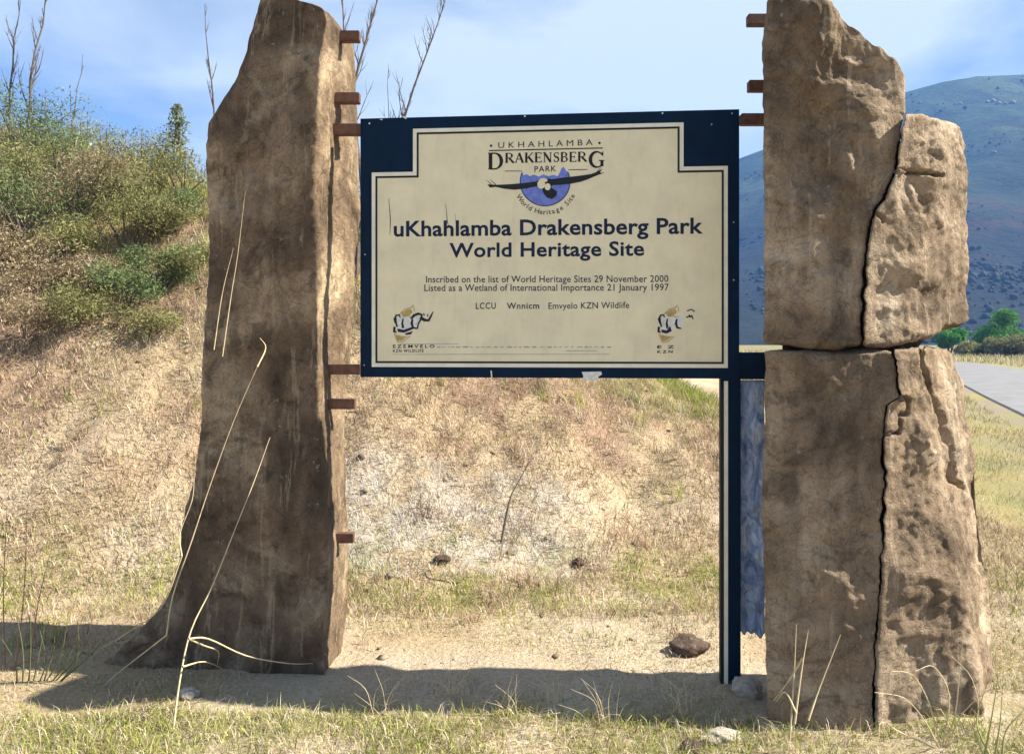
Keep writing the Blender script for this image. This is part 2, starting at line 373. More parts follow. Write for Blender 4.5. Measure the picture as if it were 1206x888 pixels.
# ------------------------------------------------------------------ lofted stones
def lin(pts): 
    a = sorted(pts); X = [p[0] for p in a]; Y = [p[1] for p in a]
    return lambda v: np.interp(v, X, Y)
def loft(name, corners, Yn, vtop, vbot, per_edge, rows, round_it=10, rnd=0.025, disp=None, grooves=(), capn=6):
    """corners: list of (u_of_v, Y) round the plan, anticlockwise seen from above starting front left;
    vtop/vbot: photo row of top/bottom as a function of column at depth Yn"""
    nc = len(corners); Yc = np.array([c[1] for c in corners], float)
    J = sum(per_edge); s_all = np.linspace(0, 1, rows)
    # denser rows at the ends for the rounded rims
    base = []
    for e_ in range(nc):
        m = per_edge[e_]; base += [(e_, k/m) for k in range(m)]
    e0 = np.array([q[0] for q in base]); fr = np.array([q[1] for q in base]); e1 = (e0+1) % nc
    def ring_xy(z):      # z per ring point -> plan x,y
        X = np.zeros((J, 2))
        def cpos(ci):
            v = HY+(CH-z)*F/Yc[ci]
            u = np.zeros(J)
            for q in range(nc):
                m = ci == q
                if m.any(): u[m] = corners[q][0](v[m])
            return np.stack([(u-CX)/F*Yc[ci], Yc[ci]], 1)
        return cpos(e0)*(1-fr[:, None])+cpos(e1)*fr[:, None]
    def smooth(p, it):
        for _ in range(it): p = 0.5*p+0.25*(np.roll(p, 1, 0)+np.roll(p, -1, 0))
        return p
    rings = []
    for s in s_all:
        z = np.full(J, CH-(HY*0+ (vbot(800)*(1-s)+vtop(800)*s)-HY)/F*Yn)
        for _ in range(4):
            xy = smooth(ring_xy(z), round_it); u = xy[:, 0]*F/Yn+CX
            zt = CH-(vtop(u)-HY)/F*Yn; zb = CH-(vbot(u)-HY)/F*Yn; z = zb+(zt-zb)*s
        z = smooth(z[:, None], 2)[:, 0]
        hgt = float(np.mean(zt-zb)); d = min(s, 1-s)*hgt
        if d < rnd:
            c = xy.mean(0); ins = rnd-math.sqrt(max(0, rnd*rnd-(rnd-d)**2))
            dv = xy-c; ln = np.linalg.norm(dv, axis=1)[:, None]; xy = c+dv*(1-ins/np.maximum(ln, 0.1))
        rings.append(np.column_stack([xy, z]))
    V = list(rings)
    def cap(r, sgn):
        c = r.mean(0); out = []
        for k in range(1, capn):
            t = 1-k/capn; q = c+(r-c)*t; q[:, 2] = r[:, 2]*(t*0.85+0.15)+c[2]*(1-t)*0.85; q[:, 2] += sgn*0.015*(1-t*t)
            out.append(q)
        return out
    tops = cap(rings[-1], 1); bots = cap(rings[0], -1)
    allr = bots[::-1]+rings+tops; A = np.concatenate(allr); nr = len(allr)
    c0 = len(A); A = np.vstack([A, allr[0].mean(0), allr[-1].mean(0)])
    k = np.arange(J); q = (k+1) % J; quads = []
    for i in range(nr-1): quads.append(np.stack([i*J+k, i*J+q, (i+1)*J+q, (i+1)*J+k], 1))
    me = mesh_np(name, A, np.concatenate(quads), None, True)
    bm = bmesh.new(); bm.from_mesh(me); bm.verts.ensure_lookup_table()
    for i in range(J):
        bm.faces.new((bm.verts[c0], bm.verts[(i+1) % J], bm.verts[i]))
        bm.faces.new((bm.verts[c0+1], bm.verts[(nr-1)*J+i], bm.verts[(nr-1)*J+(i+1) % J]))
    bmesh.ops.recalc_face_normals(bm, faces=bm.faces)
    for f in bm.faces: f.smooth = True
    bm.to_mesh(me); bm.free()
    if disp is not None:
        nv = len(me.vertices); co = np.zeros(nv*3, np.float32); me.vertices.foreach_get('co', co); co = co.reshape(-1, 3).astype(float)
        no = np.zeros(nv*3, np.float32); me.vertex_normals.foreach_get('vector', no); no = no.reshape(-1, 3).astype(float)
        d = disp(co); u = co[:, 0]*F/co[:, 1]+CX; v = HY+(CH-co[:, 2])*F/co[:, 1]
        for pl, wpx, dep in grooves:
            dm = np.full(nv, 1e9); P = np.array(pl, float)
            for a_, b_ in zip(P[:-1], P[1:]):
                ab = b_-a_; t = np.clip(((u-a_[0])*ab[0]+(v-a_[1])*ab[1])/(ab@ab), 0, 1)
                dm = np.minimum(dm, np.hypot(u-a_[0]-t*ab[0], v-a_[1]-t*ab[1]))
            dm = dm+1.5*perlin(co*40)
            d = d-dep*(no[:, 1] < 0.15)*np.clip(1-dm/wpx, 0, 1)**0.7
        co = co+no*d[:, None]; me.vertices.foreach_set('co', co.astype(np.float32).ravel()); me.update()
    return me

def stone_disp(amp_s, amp_l, facet, xlo=None, xhi=None, crack=None):
    def f(co):
        d = amp_l*fbm(co*np.array([1.3, 1.3, 1.0])+5, 3)+0.5*amp_s*fbm(co*9, 3)
        wp = co+0.10*np.stack([fbm(co*2.2+k*9.1, 2) for k in range(3)], 1)
        f1 = fbm(wp*np.array([3.0, 3.0, 2.6])+2.7, 5, 0.48); q = f1*3.0; fl = np.floor(q); st = (fl+sstep(0.25, 0.75, q-fl))/3.0   # broken steps
        ch = facet*(0.55*st+0.45*f1)
        wgt = 1.0 if xlo is None else 0.12+0.88*sstep(xlo, xhi, co[:, 0]+0.30*fbm(co*2.1+3, 2))
        d = d+ch*wgt+amp_s*0.25*fbm(co*28, 2)
        if crack is not None:
            u = co[:, 0]*F/3.33+CX; v = HY+(CH-co[:, 2])*F/3.33; d = d*np.clip(np.abs(u-crack(v))/22, 0.12, 1)
        return d
    return f

# --- left pillar
uLL = lin([(-40, 306), (-5, 300), (0, 299), (30, 293), (60, 288), (90, 279), (118, 263), (145, 244), (170, 239), (240, 241), (300, 243), (420, 240), (500, 234), (560, 227), (620, 214), (660, 206), (700, 192), (728, 172), (750, 148), (775, 118), (800, 100), (840, 92)])
uLF = lin([(-40, 372), (0, 380), (22, 386), (73, 378), (146, 374), (219, 371), (292, 375), (400, 377), (460, 376), (600, 381), (700, 381), (770, 378), (800, 386), (840, 386)])
uLB = lin([(-40, 402), (0, 408), (33, 412), (110, 418), (182, 421), (255, 419), (316, 416), (390, 412), (460, 409), (553, 410), (590, 410), (695, 407), (763, 408), (840, 408)])
sh = lambda fn, d: (lambda v: fn(v)+d)
left_vt = lin([(240, 30), (270, 10), (292, -20), (318, -26), (345, -10), (375, 4), (398, 19), (412, 34), (430, 48)])
PL = empty('stone_pillar', pix(290, 800, 3.95) * 1.0, 'tall tapering brown stone pillar left of the sign, base flaring to the left', 'pillar')
PL.location = (-1.25, 4.0, 0)
dl0 = stone_disp(0.012, 0.03, 0.012)
me = loft('stone_body', [(uLL, 3.97), (uLF, 3.79), (uLB, 4.19), (sh(uLB, -8), 4.42), (sh(uLL, 45), 4.45)], 3.86, left_vt, lin([(0, 818), (1200, 818)]), [70, 40, 22, 44, 36], 300, 9, 0.03, dl0)
link('stone_body', me, M['stone_l'], PL)

def bracket(u0, u1, v0, v1, Y, depth, parent, mat='rust', into=0.09, side=1, rz=0.0):
    """steel tab sticking out of a pillar: visible from u0 to u1 at depth Y, sunk `into` metres into the stone"""
    a = pix(u0, v0, Y); b = pix(u1, v1, Y)
    x0, x1 = a.x, b.x
    if side > 0: x0 -= into
    else: x1 += into
    c = Vector(((x0+x1)/2, Y, (a.z+b.z)/2))
    return link('bracket', box_mesh('bracket', c, (x1-x0)/2, depth/2, abs(a.z-b.z)/2, rz, 0.003), M[mat], parent)
for (u0, u1, v0, v1, Y) in [(404, 424, 38, 50, 3.98), (403, 424, 110.5, 122.5, 3.97), (402, 428, 147, 160, 3.96), (400, 425, 429, 441, 3.96), (397, 418.5, 469.5, 481.5, 3.96), (397, 417, 627, 638.5, 3.98)]:
    bracket(u0, u1, v0, v1, Y, 0.045, PL, into=0.10)

# --- right pillar
crackU = [(130, 1067), (150, 1063), (205, 1053), (235, 1042), (247, 1030), (262, 1026), (290, 1022), (340, 1018), (405, 1013)]
crackD = [(405, 1050), (440, 1056), (458, 1060), (469, 1060), (478, 1043), (503, 1041), (580, 1041), (667, 1038), (753, 1031), (860, 1027)]
jag = lambda f, a, k: (lambda v: f(v)+a*fbm2(np.asarray(v, float)*0.05, np.asarray(v, float)*0+k, 4, k, 0.6))
cU = jag(lin(crackU), 3.0, 1.3); cD = jag(lin(crackD), 3.0, 4.7)
uRL = lin([(-40, 915), (-10, 908), (0, 906), (40, 903), (100, 900), (200, 898), (400, 897)])
uRLd = lin([(400, 898), (600, 897), (760, 899), (900, 900)])
A_right = lambda v: np.where(np.asarray(v) > 132, cU(v)-0.3+1.0*np.sin(np.asarray(v)*.13), np.interp(v, [-40, 70, 85, 132], [1050, 1062, 1066, 1067]))
PR = empty('stone_pillar', (1.55, 3.6, 0), 'broad cracked stone pillar of stacked blocks right of the sign', 'pillar')
gro_patch = [([(1062, 469), (1070, 471), (1070, 489), (1061, 490)], 2.6, 0.03), ([(1062, 488), (1060, 510), (1042, 512)], 2.6, 0.03)]
crack2 = [([(1085, 406), (1092, 435), (1097, 449), (1105, 474), (1110, 496), (1119, 532), (1125, 566), (1141, 576)], 3.3, 0.055)]
crack3 = [([(1052, 201), (1085, 203), (1111, 207)], 3.0, 0.045), ([(1029, 250), (1040, 256), (1041, 262)], 2.5, 0.03)]
flat = lambda v: lin([(0, v), (1300, v)])
A_mid = lambda v: np.interp(v, [-20, 60, 130, 200, 260, 320, 405], [965, 992, 1012, 1000, 965, 955, 985])
vtA = lin([(880, 0), (903, -8), (935, -12), (962, -1), (985, 11), (1010, 32), (1040, 54), (1058, 70), (1066, 84), (1100, 90)])
vbU = lin([(880, 405), (975, 409), (1020, 408), (1080, 401), (1115, 395), (1150, 388), (1190, 379), (1210, 376)])
D_ = lambda f, k: (lambda v: f(v)+k)
dA = stone_disp(0.012, 0.018, 0.050, 1.18, 1.42, cU); dB = stone_disp(0.014, 0.010, 0.034, crack=cU)
dD = stone_disp(0.012, 0.018, 0.035, 1.30, 1.60, cD); dE = stone_disp(0.014, 0.014, 0.036, crack=cD)
me = loft('stone', [(uRL, 3.40), (A_mid, 3.328), (A_right, 3.36), (lambda v: A_right(v)-15, 3.76), (lambda v: uRL(v)+18, 3.76)], 3.35, vtA, vbU, [44, 44, 30, 40, 30], 210, 4, 0.022, dA)
link('stone', me, M['stone_r'], PR)
C_corner = lin([(140, 1105), (205, 1111), (260, 1098), (300, 1088), (340, 1086), (405, 1090)])
C_right = lin([(120, 1134), (150, 1136), (165, 1137), (270, 1142), (330, 1142), (380, 1143), (400, 1138)])
vtC = lin([(1040, 138), (1066, 139), (1085, 138), (1106, 139), (1140, 136), (1172, 131), (1190, 136)])
me = loft('stone', [(D_(cU, 0.3), 3.31), (C_corner, 3.375), (C_right, 3.68), (lambda v: C_right(v)-25, 3.78), (D_(cU, 8), 3.78)], 3.38, vtC, vbU, [44, 44, 24, 40, 40], 150, 4, 0.022, dB, crack3)
link('stone', me, M['stone_r'], PR)
vtD = lin([(880, 412), (975, 414.5), (1030, 414), (1060, 412)])
D_mid = lambda v: 0.5*uRLd(v)+0.5*cD(v)
me = loft('stone', [(uRLd, 3.40), (D_mid, 3.33), (lambda v: cD(v)-0.2+1.0*np.sin(np.asarray(v)*.09), 3.305), (D_(cD, -15), 3.76), (D_(uRLd, 18), 3.76)], 3.33, vtD, flat(888), [38, 44, 40, 40, 30], 230, 4, 0.015, dD, gro_patch[:0])
link('stone', me, M['stone_r'], PR)
E_corner = lin([(405, 1092), (500, 1103), (580, 1108), (640, 1117), (720, 1131), (790, 1144), (900, 1152)])
E_right = lin([(405, 1109), (415, 1119), (450, 1132), (520, 1146), (580, 1154), (650, 1160), (700, 1165), (760, 1170), (900, 1176)])
vtE = lin([(1040, 412), (1085, 409), (1110, 409), (1160, 414), (1180, 420)])
me = loft('stone', [(D_(cD, 0.3), 3.295), (E_corner, 3.385), (E_right, 3.74), (D_(E_right, -20), 3.80), (D_(cD, 8), 3.80)], 3.36, vtE, flat(888), [44, 44, 24, 40, 40], 230, 4, 0.02, dE, crack2+gro_patch)
link('stone', me, M['stone_r'], PR)
# dark filler core added behind the joints so no light shows through
me = loft('filler_core', [(D_(uRL, 22), 3.47), (lin([(0, 1030), (100, 1035), (140, 1080), (400, 1078), (420, 1065), (850, 1110)]), 3.41), (lin([(0, 1020), (100, 1030), (150, 1085), (400, 1090), (420, 1072), (850, 1120)]), 3.72), (lin([(0, 950), (900, 960)]), 3.72)], 3.42, lin([(880, 30), (960, 60), (1030, 110), (1050, 170), (1110, 190), (1200, 200)]), flat(880), [30, 20, 30, 20], 100, 2, 0.01, None)
link('filler_core', me, M['core_fill'], PR)
for (u0, u1, v0, v1, Y) in [(880, 905, 18.5, 31, 3.68), (881, 903, 96, 108.5, 3.69), (872, 901, 135, 148, 3.76)]:
    bracket(u0, u1, v0, v1, Y, 0.045, PR, into=0.10, side=-1)

# ------------------------------------------------------------------ sign
p0 = Vector((-0.736, 3.90, 0)); p1 = Vector((1.058, 3.74, 0)); SW = (p1-p0).length
ax = (p1-p0).normalized(); nz = Vector((ax.y, -ax.x, 0))       # outward normal towards the viewer
if nz.y > 0: nz = -nz
SZ0, SZ1 = 1.418, 2.6715
def s2w(x, z, out): return p0+ax*x+Vector((0, 0, z))+nz*out
def px2s(u, v):      # photo pixel -> (x, z) on the sign's face
    d = Vector(((u-CX)/F, 1, -(v-HY)/F)); o = Vector((0, 0, CH))
    t = (p0-o).dot(nz)/d.dot(nz); h = o+d*t
    return (h-p0).dot(ax), h.z
SIGN = empty('sign_board', (p0+p1)/2, 'cream park sign with navy frame hung between the two stone pillars', 'sign')
BT = 0.028
def poly_slab(name, pts, out0, out1, mat, parent, bev=0):
    """flat polygon (x,z on the sign face) between two distances out from the plane"""
    bm = bmesh.new(); vs_ = [bm.verts.new(s2w(x, z, out1)) for x, z in pts]; f = bm.faces.new(vs_)
    if f.normal.dot(nz) < 0: f.normal_flip()
    f.normal_update()
    r = bmesh.ops.extrude_face_region(bm, geom=[f])
    bmesh.ops.translate(bm, vec=nz*(out0-out1), verts=[g for g in r['geom'] if isinstance(g, bmesh.types.BMVert)])
    bmesh.ops.recalc_face_normals(bm, faces=bm.faces)
    bmesh.ops.triangulate(bm, faces=[q for q in bm.faces if len(q.verts) > 4])
    me = bpy.data.meshes.new(name); bm.to_mesh(me); bm.free()
    return link(name, me, mat, parent)
poly_slab('board', [(0, SZ0), (SW, SZ0), (SW, SZ1), (0, SZ1)], -BT, 0, M['navy'], SIGN)
a = px2s(438, 431.5); bq = px2s(857, 434); c1 = px2s(486.5, 204); c2 = px2s(805, 195.5); t1 = px2s(487, 152.5); t2 = px2s(805, 144.5)
xl, xr, zb_ = a[0], bq[0], (a[1]+bq[1])/2; xs1, xs2 = c1[0], c2[0]; zs = (c1[1]+c2[1])/2; ztp = (t1[1]+t2[1])/2
def stepped(d):
    return [(xl+d, zb_+d), (xr-d, zb_+d), (xr-d, zs-d), (xs2-d, zs-d), (xs2-d, ztp-d), (xs1+d, ztp-d), (xs1+d, zs-d), (xl+d, zs-d)]
def ring_slab(name, P, Q, out0, out1, mat, parent):
    bm = bmesh.new(); n = len(P); rows = []
    for pts, o in ((P, out1), (Q, out1), (Q, out0), (P, out0)): rows.append([bm.verts.new(s2w(x, z, o)) for x, z in pts])
    for i in range(4):
        A_, B_ = rows[i], rows[(i+1) % 4]
        for k in range(n): bm.faces.new((A_[k], A_[(k+1) % n], B_[(k+1) % n], B_[k]))
    bmesh.ops.recalc_face_normals(bm, faces=bm.faces)
    me = bpy.data.meshes.new(name); bm.to_mesh(me); bm.free(); return link(name, me, mat, parent)
poly_slab('panel', stepped(0.0195), 0.0006, 0.003, M['cream'], SIGN)
ring_slab('border_stripe', stepped(0), stepped(0.019), 0.0006, 0.0035, M['pale'], SIGN)
ring_slab('border_line', stepped(0.0185), stepped(0.028), 0.001, 0.0045, M['black'], SIGN)

def split_letters(me, mat):
    """each letter of a heading becomes a part of its own"""
    bm = bmesh.new(); bm.from_mesh(me); seen = set(); isl = []
    for f in bm.faces:
        if f.index in seen: continue
        st = [f]; seen.add(f.index); fs = []
        while st:
            g = st.pop(); fs.append(g)
            for e_ in g.edges:
                for h in e_.link_faces:
                    if h.index not in seen: seen.add(h.index); st.append(h)
        xx = [(v.co-p0).dot(ax) for g in fs for v in g.verts]; isl.append([min(xx), max(xx), fs])
    isl.sort(key=lambda q: q[0]); grp = []
    for q in isl:
        if grp and q[0] < grp[-1][1]-0.4*(q[1]-q[0]): grp[-1][1] = max(grp[-1][1], q[1]); grp[-1][2] += q[2]
        else: grp.append(list(q))
    for _, _, fs in grp:
        vi = {}; V = []; Fc = []
        for g in fs:
            r_ = []
            for v in g.verts:
                if v.index not in vi: vi[v.index] = len(V); V.append(v.co[:])
                r_.append(vi[v.index])
            Fc.append(r_)
        m = bpy.data.meshes.new('heading_letter'); m.from_pydata(V, [], Fc); link('heading_letter', m, mat, SIGN)
    bm.free()
TO = 0.0042      # lettering stands this far out from the board's face
def text_mesh(name, body, a, b, cap_px, mat, bold=0.0, space=1.0):
    """text whose baseline runs from pixel a to pixel b with capitals cap_px high"""
    cu = bpy.data.curves.new('t', 'FONT'); cu.body = body; cu.size = 1; cu.offset = bold; cu.space_character = space; cu.resolution_u = 3
    ob = bpy.data.objects.new('t', cu); C.objects.link(ob); dg = bpy.context.evaluated_depsgraph_get(); dg.update()
    me = bpy.data.meshes.new_from_object(ob.evaluated_get(dg)); bpy.data.objects.remove(ob)
    n = len(me.vertices); co = np.zeros(n*3, np.float32); me.vertices.foreach_get('co', co); co = co.reshape(-1, 3)
    x0, x1 = co[:, 0].min(), co[:, 0].max(); CAP = 0.73
    sa = px2s(*a); sb = px2s(*b); ca = px2s(a[0], a[1]-cap_px); ch = ca[1]-sa[1]
    out = []
    for c in co:
        t = (c[0]-x0)/(x1-x0); out.append(s2w(sa[0]+(sb[0]-sa[0])*t, sa[1]+(sb[1]-sa[1])*t+c[1]/CAP*ch, TO)[:])
    me.vertices.foreach_set('co', np.array(out, np.float32).ravel()); me.update(); me.name = name
    me.materials.clear()
    if name != 'heading_letter':
        o = link(name, me, mat, SIGN); o['kind'] = 'stuff'; return o
    split_letters(me, mat)
text_mesh('heading_letter', 'uKhahlamba Drakensberg Park', (464, 278.5), (828, 275), 18.5, M['ink'], 0.022, 1.02)
text_mesh('heading_letter', 'World Heritage Site', (529.5, 303), (758.5, 301), 17.0, M['ink'], 0.022, 1.04)
text_mesh('small_lettering', 'Inscribed on the list of World Heritage Sites 29 November 2000', (502, 333), (787, 332.3), 8.2, M['ink'], 0.004, 1.03)
text_mesh('small_lettering', 'Listed as a Wetland of International Importance 21 January 1997', (500, 343), (787.5, 342.3), 8.2, M['ink'], 0.004, 1.03)
text_mesh('small_lettering', 'LCCU', (560.5, 364), (584, 363.8), 7.6, M['ink'], 0.012, 1.2)
text_mesh('small_lettering', 'Wnnicm', (597, 364), (635, 363.6), 7.6, M['ink'], 0.012, 1.1)
text_mesh('small_lettering', 'Emvyelo KZN Wildlife', (646, 364), (741, 363), 7.8, M['ink'], 0.003, 1.03)
text_mesh('emblem_lettering', 'UKHAHLAMBA', (587, 175), (698, 171.5), 7.2, M['black'], 0.0, 1.6)
text_mesh('emblem_lettering', 'PARK', (629.5, 203), (655, 202.2), 7.0, M['black'], 0.006, 1.15)

# strokes and shapes on the sign, in photo pixels
def stroke_polys(strokes):
    """strokes: list of (points, width or (w0,w1)) -> list of quads"""
    out = []
    for pts, wd in strokes:
        P = [Vector(p).to_2d() for p in pts]; n = len(P); ws = wd if isinstance(wd, (list, tuple)) else [wd]*n
        if len(ws) != n: ws = list(np.interp(np.linspace(0, 1, n), np.linspace(0, 1, len(ws)), ws))
        Ls, Rs = [], []
        for i in range(n):
            d = P[min(i+1, n-1)]-P[max(i-1, 0)]; d = d.normalized() if d.length > 0 else Vector((1, 0)); nn = Vector((-d.y, d.x))
            Ls.append(P[i]+nn*ws[i]/2); Rs.append(P[i]-nn*ws[i]/2)
        for i in range(n-1): out.append([Ls[i], Ls[i+1], Rs[i+1], Rs[i]])
    return out
def shape(name, polys, mat, parent=SIGN, out=TO):
    bm = bmesh.new()
    for k, pl in enumerate(polys):
        o = out+0.00003*(k % 11)
        vs_ = []
        for p in pl:
            x, z = px2s(p[0], p[1]); vs_.append(bm.verts.new(s2w(x, z, o)))
        f = bm.faces.new(vs_); f.normal_update()
        if f.normal.dot(nz) < 0: f.normal_flip()
    big = [f for f in bm.faces if len(f.verts) > 4]
    if big: bmesh.ops.triangulate(bm, faces=big)
    me = bpy.data.meshes.new(name); bm.to_mesh(me); bm.free(); ob = link(name, me, mat, parent); ob['kind'] = 'stuff'; return ob
def arc(cx, cy, rx, ry, a0, a1, n=14): return [(cx+rx*math.cos(R(a0+(a1-a0)*i/n)), cy+ry*math.sin(R(a0+(a1-a0)*i/n))) for i in range(n+1)]
def glyph(ch):      # serif capitals in a 1x1 box, y down from the top
    T, t = 0.22, 0.085
    S = lambda x, y, w_=0.30: ([(x-w_/2, y), (x+w_/2, y)], 0.05)
    g = {
     'D': [([(.2, 0), (.2, 1)], T), S(.2, .02), S(.2, .98), ([(.2, .03), (.45, .03)]+arc(.45, .5, .42, .47, -90, 90)+[(.2, .97)], [t, t, T*.8, T, T*.8, t, t])],
     'R': [([(.2, 0), (.2, 1)], T), S(.2, .02), S(.2, .98), ([(.2, .03), (.45, .03)]+arc(.45, .27, .30, .24, -90, 90)+[(.2, .51)], [t, t, T, t, t]), ([(.45, .5), (.92, .98)], T*.9), S(.92, .98, .2)],
     'A': [([(.5, 0), (.12, 1)], t), ([(.48, 0), (.86, 1)], T), ([(.26, .64), (.72, .64)], t), S(.12, .98, .26), S(.86, .98, .3)],
     'K': [([(.2, 0), (.2, 1)], T), S(.2, .02), S(.2, .98), ([(.82, .02), (.28, .55)], t), ([(.42, .42), (.88, .98)], T*.95), S(.82, .02, .24), S(.88, .98, .24)],
     'E': [([(.22, 0), (.22, 1)], T), ([(.08, .03), (.84, .03)], t), ([(.08, .97), (.88, .97)], t), ([(.22, .49), (.68, .49)], t), ([(.82, 0), (.82, .2)], t), ([(.86, .8), (.86, 1)], t), ([(.68, .38), (.68, .60)], t)],
     'N': [([(.18, 0), (.18, 1)], t), ([(.82, 0), (.82, 1)], t), ([(.14, 0), (.82, 1)], T), S(.14, .02, .26), S(.18, .98, .26), S(.82, .02, .26)],
     'S': [(arc(.5, .26, .27, .23, -30, -270, 10)+arc(.5, .73, .29, .24, -90, 150, 12), [t, t, T*.7, T, T, T*.7, t, t]), ([(.76, .02), (.76, .26)], t), ([(.22, .72), (.22, .98)], t)],
     'B': [([(.2, 0), (.2, 1)], T), S(.2, .02), S(.2, .98), ([(.2, .03), (.45, .03)]+arc(.45, .255, .27, .225, -90, 90)+[(.2, .48)], [t, t, T, t, t]), ([(.2, .49), (.47, .49)]+arc(.47, .73, .32, .24, -90, 90)+[(.2, .97)], [t, t, T, t, t])],
     'G': [(arc(.52, .5, .40, .47, -35, -325, 20), [t, t, T*.8, T, T*.8, t, t]), ([(.86, .02), (.86, .27)], t), ([(.82, .56), (.82, .92)], T*.85), S(.80, .56, .34)]}
    return g[ch]
def serif_word(word, u0, u1, vt0, vt1, hgt):
    adv = {'D': 1, 'R': 1, 'A': 1, 'K': 1.02, 'E': .86, 'N': 1, 'S': .78, 'B': .88, 'G': 1}; tot = sum(adv[c] for c in word); polys = []; x = 0
    for c in word:
        wq = adv[c]/tot*(u1-u0)*1.0; su = wq*0.98
        for pts, wd in glyph(c):
            sc = 0.5*(su+hgt); wd2 = [q*sc for q in wd] if isinstance(wd, list) else wd*sc
            uu = u0+x; fr = (uu-u0)/max(1e-6, (u1-u0)); vt_ = vt0+(vt1-vt0)*fr
            polys += stroke_polys([([(uu+p[0]*su, vt_+p[1]*hgt) for p in pts], wd2)])
        x += wq
    return polys
polys = serif_word('D', 574.0, 593.5, 180.5, 180.5, 19.6)+serif_word('RAKENSBER', 594.5, 691.5, 180.8, 179.2, 11.6)+serif_word('G', 693.0, 712.8, 178.8, 178.8, 19.2)
shape('emblem_lettering', polys, M['black'])
shape('emblem_rule', stroke_polys([([(576, 178.0), (710, 174.9)], 1.3), ([(595, 202), (614.5, 202)], 0.8), ([(669, 200.6), (692, 200.1)], 0.8)])+[arc(578.4, 172.2, 1.5, 1.5, 0, 330, 11), arc(706, 169, 1.5, 1.5, 0, 330, 11)], M['black'])
# lilac disc with a mountain skyline as its upper edge
disc = [(614.5, 203), (617, 207), (620, 205.5), (624, 208), (629, 206), (634, 208.5), (640, 206), (646, 208), (652, 206.5), (657, 208), (659.5, 203), (661.5, 198.5), (663.5, 197), (665.5, 199.5), (667, 202), (669.5, 203)]+arc(642, 214.6, 29, 28, -20, 200, 26)
shape('emblem_disc', [disc], M['lilac'], out=TO-0.0006)
shape('emblem_ring', stroke_polys([(arc(642, 214.6, 29.3, 28.3, -24, 204, 40), 1.0)]), M['ink'])
wing = [(574, 217.5), (584, 218.2), (600, 217.5), (618, 216), (632, 214), (637, 211.5), (645, 210.8), (650, 211.5), (664, 209.5), (680, 207.8), (696, 205.5), (704, 202.5), (709.5, 199.3), (706.5, 203.8), (710.5, 204.2), (702, 207.5), (692, 211.8), (684, 214.6), (672, 217.0), (660, 218.2), (651, 218.6), (649, 221), (656, 226), (655.5, 231), (650, 235), (644, 233), (640, 228), (638.5, 223), (634, 219.5), (620, 222.5), (606, 224), (594, 222.8), (584, 220.6), (577, 221.4)]
shape('emblem_vulture', [wing], M['black'])
shape('emblem_vulture_feather', stroke_polys([([(579, 217.8), (573, 212.5)], [0.9, 0.3]), ([(584, 218.0), (577, 211.5)], [0.9, 0.3]), ([(703, 203), (708, 197.5)], [1, .3]), ([(706, 205.5), (712, 203.5)], [1, .3])]), M['black'], out=TO+0.0006)
shape('emblem_vulture_body', [arc(637.5, 217.5, 4.6, 5.4, 0, 340, 12), arc(645, 220.5, 3.6, 4.2, 0, 340, 10), arc(640, 212.8, 5, 2.6, 0, 340, 10)], M['cream'], out=TO+0.0009)
# words round the lower arc of the disc
def arc_text(body, cx, cy, r, a0, a1, hgt):
    wd = [0.3 if c in 'il' else (0.4 if c in ' rt' else (0.85 if c == 'W' else 0.6)) for c in body]; tot = sum(wd); x = 0
    for c, q in zip(body, wd):
        ang = R(a0+(a1-a0)*(x+q/2)/tot); x += q
        if c == ' ': continue
        cu = bpy.data.curves.new('t', 'FONT'); cu.body = c; cu.size = 1; cu.resolution_u = 2; cu.offset = 0.004
        ob = bpy.data.objects.new('t', cu); C.objects.link(ob); dg = bpy.context.evaluated_depsgraph_get(); dg.update()
        me = bpy.data.meshes.new_from_object(ob.evaluated_get(dg)); bpy.data.objects.remove(ob)
        co = np.array([v.co[:] for v in me.vertices]); cxx = (co[:, 0].min()+co[:, 0].max())/2
        sc = hgt/0.73; bx, by = cx+r*math.cos(ang), cy+r*math.sin(ang)
        tx, ty = math.sin(ang), -math.cos(ang); upx, upy = -math.cos(ang), -math.sin(ang)   # reading left to right along the bottom
        for v, k in zip(me.vertices, co):
            dx = (k[0]-cxx)*sc; dy = k[1]*sc; x_, z_ = px2s(bx+tx*dx+upx*dy, by+ty*dx+upy*dy); v.co = s2w(x_, z_, TO)
        me.update(); me.materials.clear(); link('arc_letter', me, M['black'], SIGN)
arc_text('World Heritage Site', 642.5, 214.5, 38.5, 153, 24, 6.2)

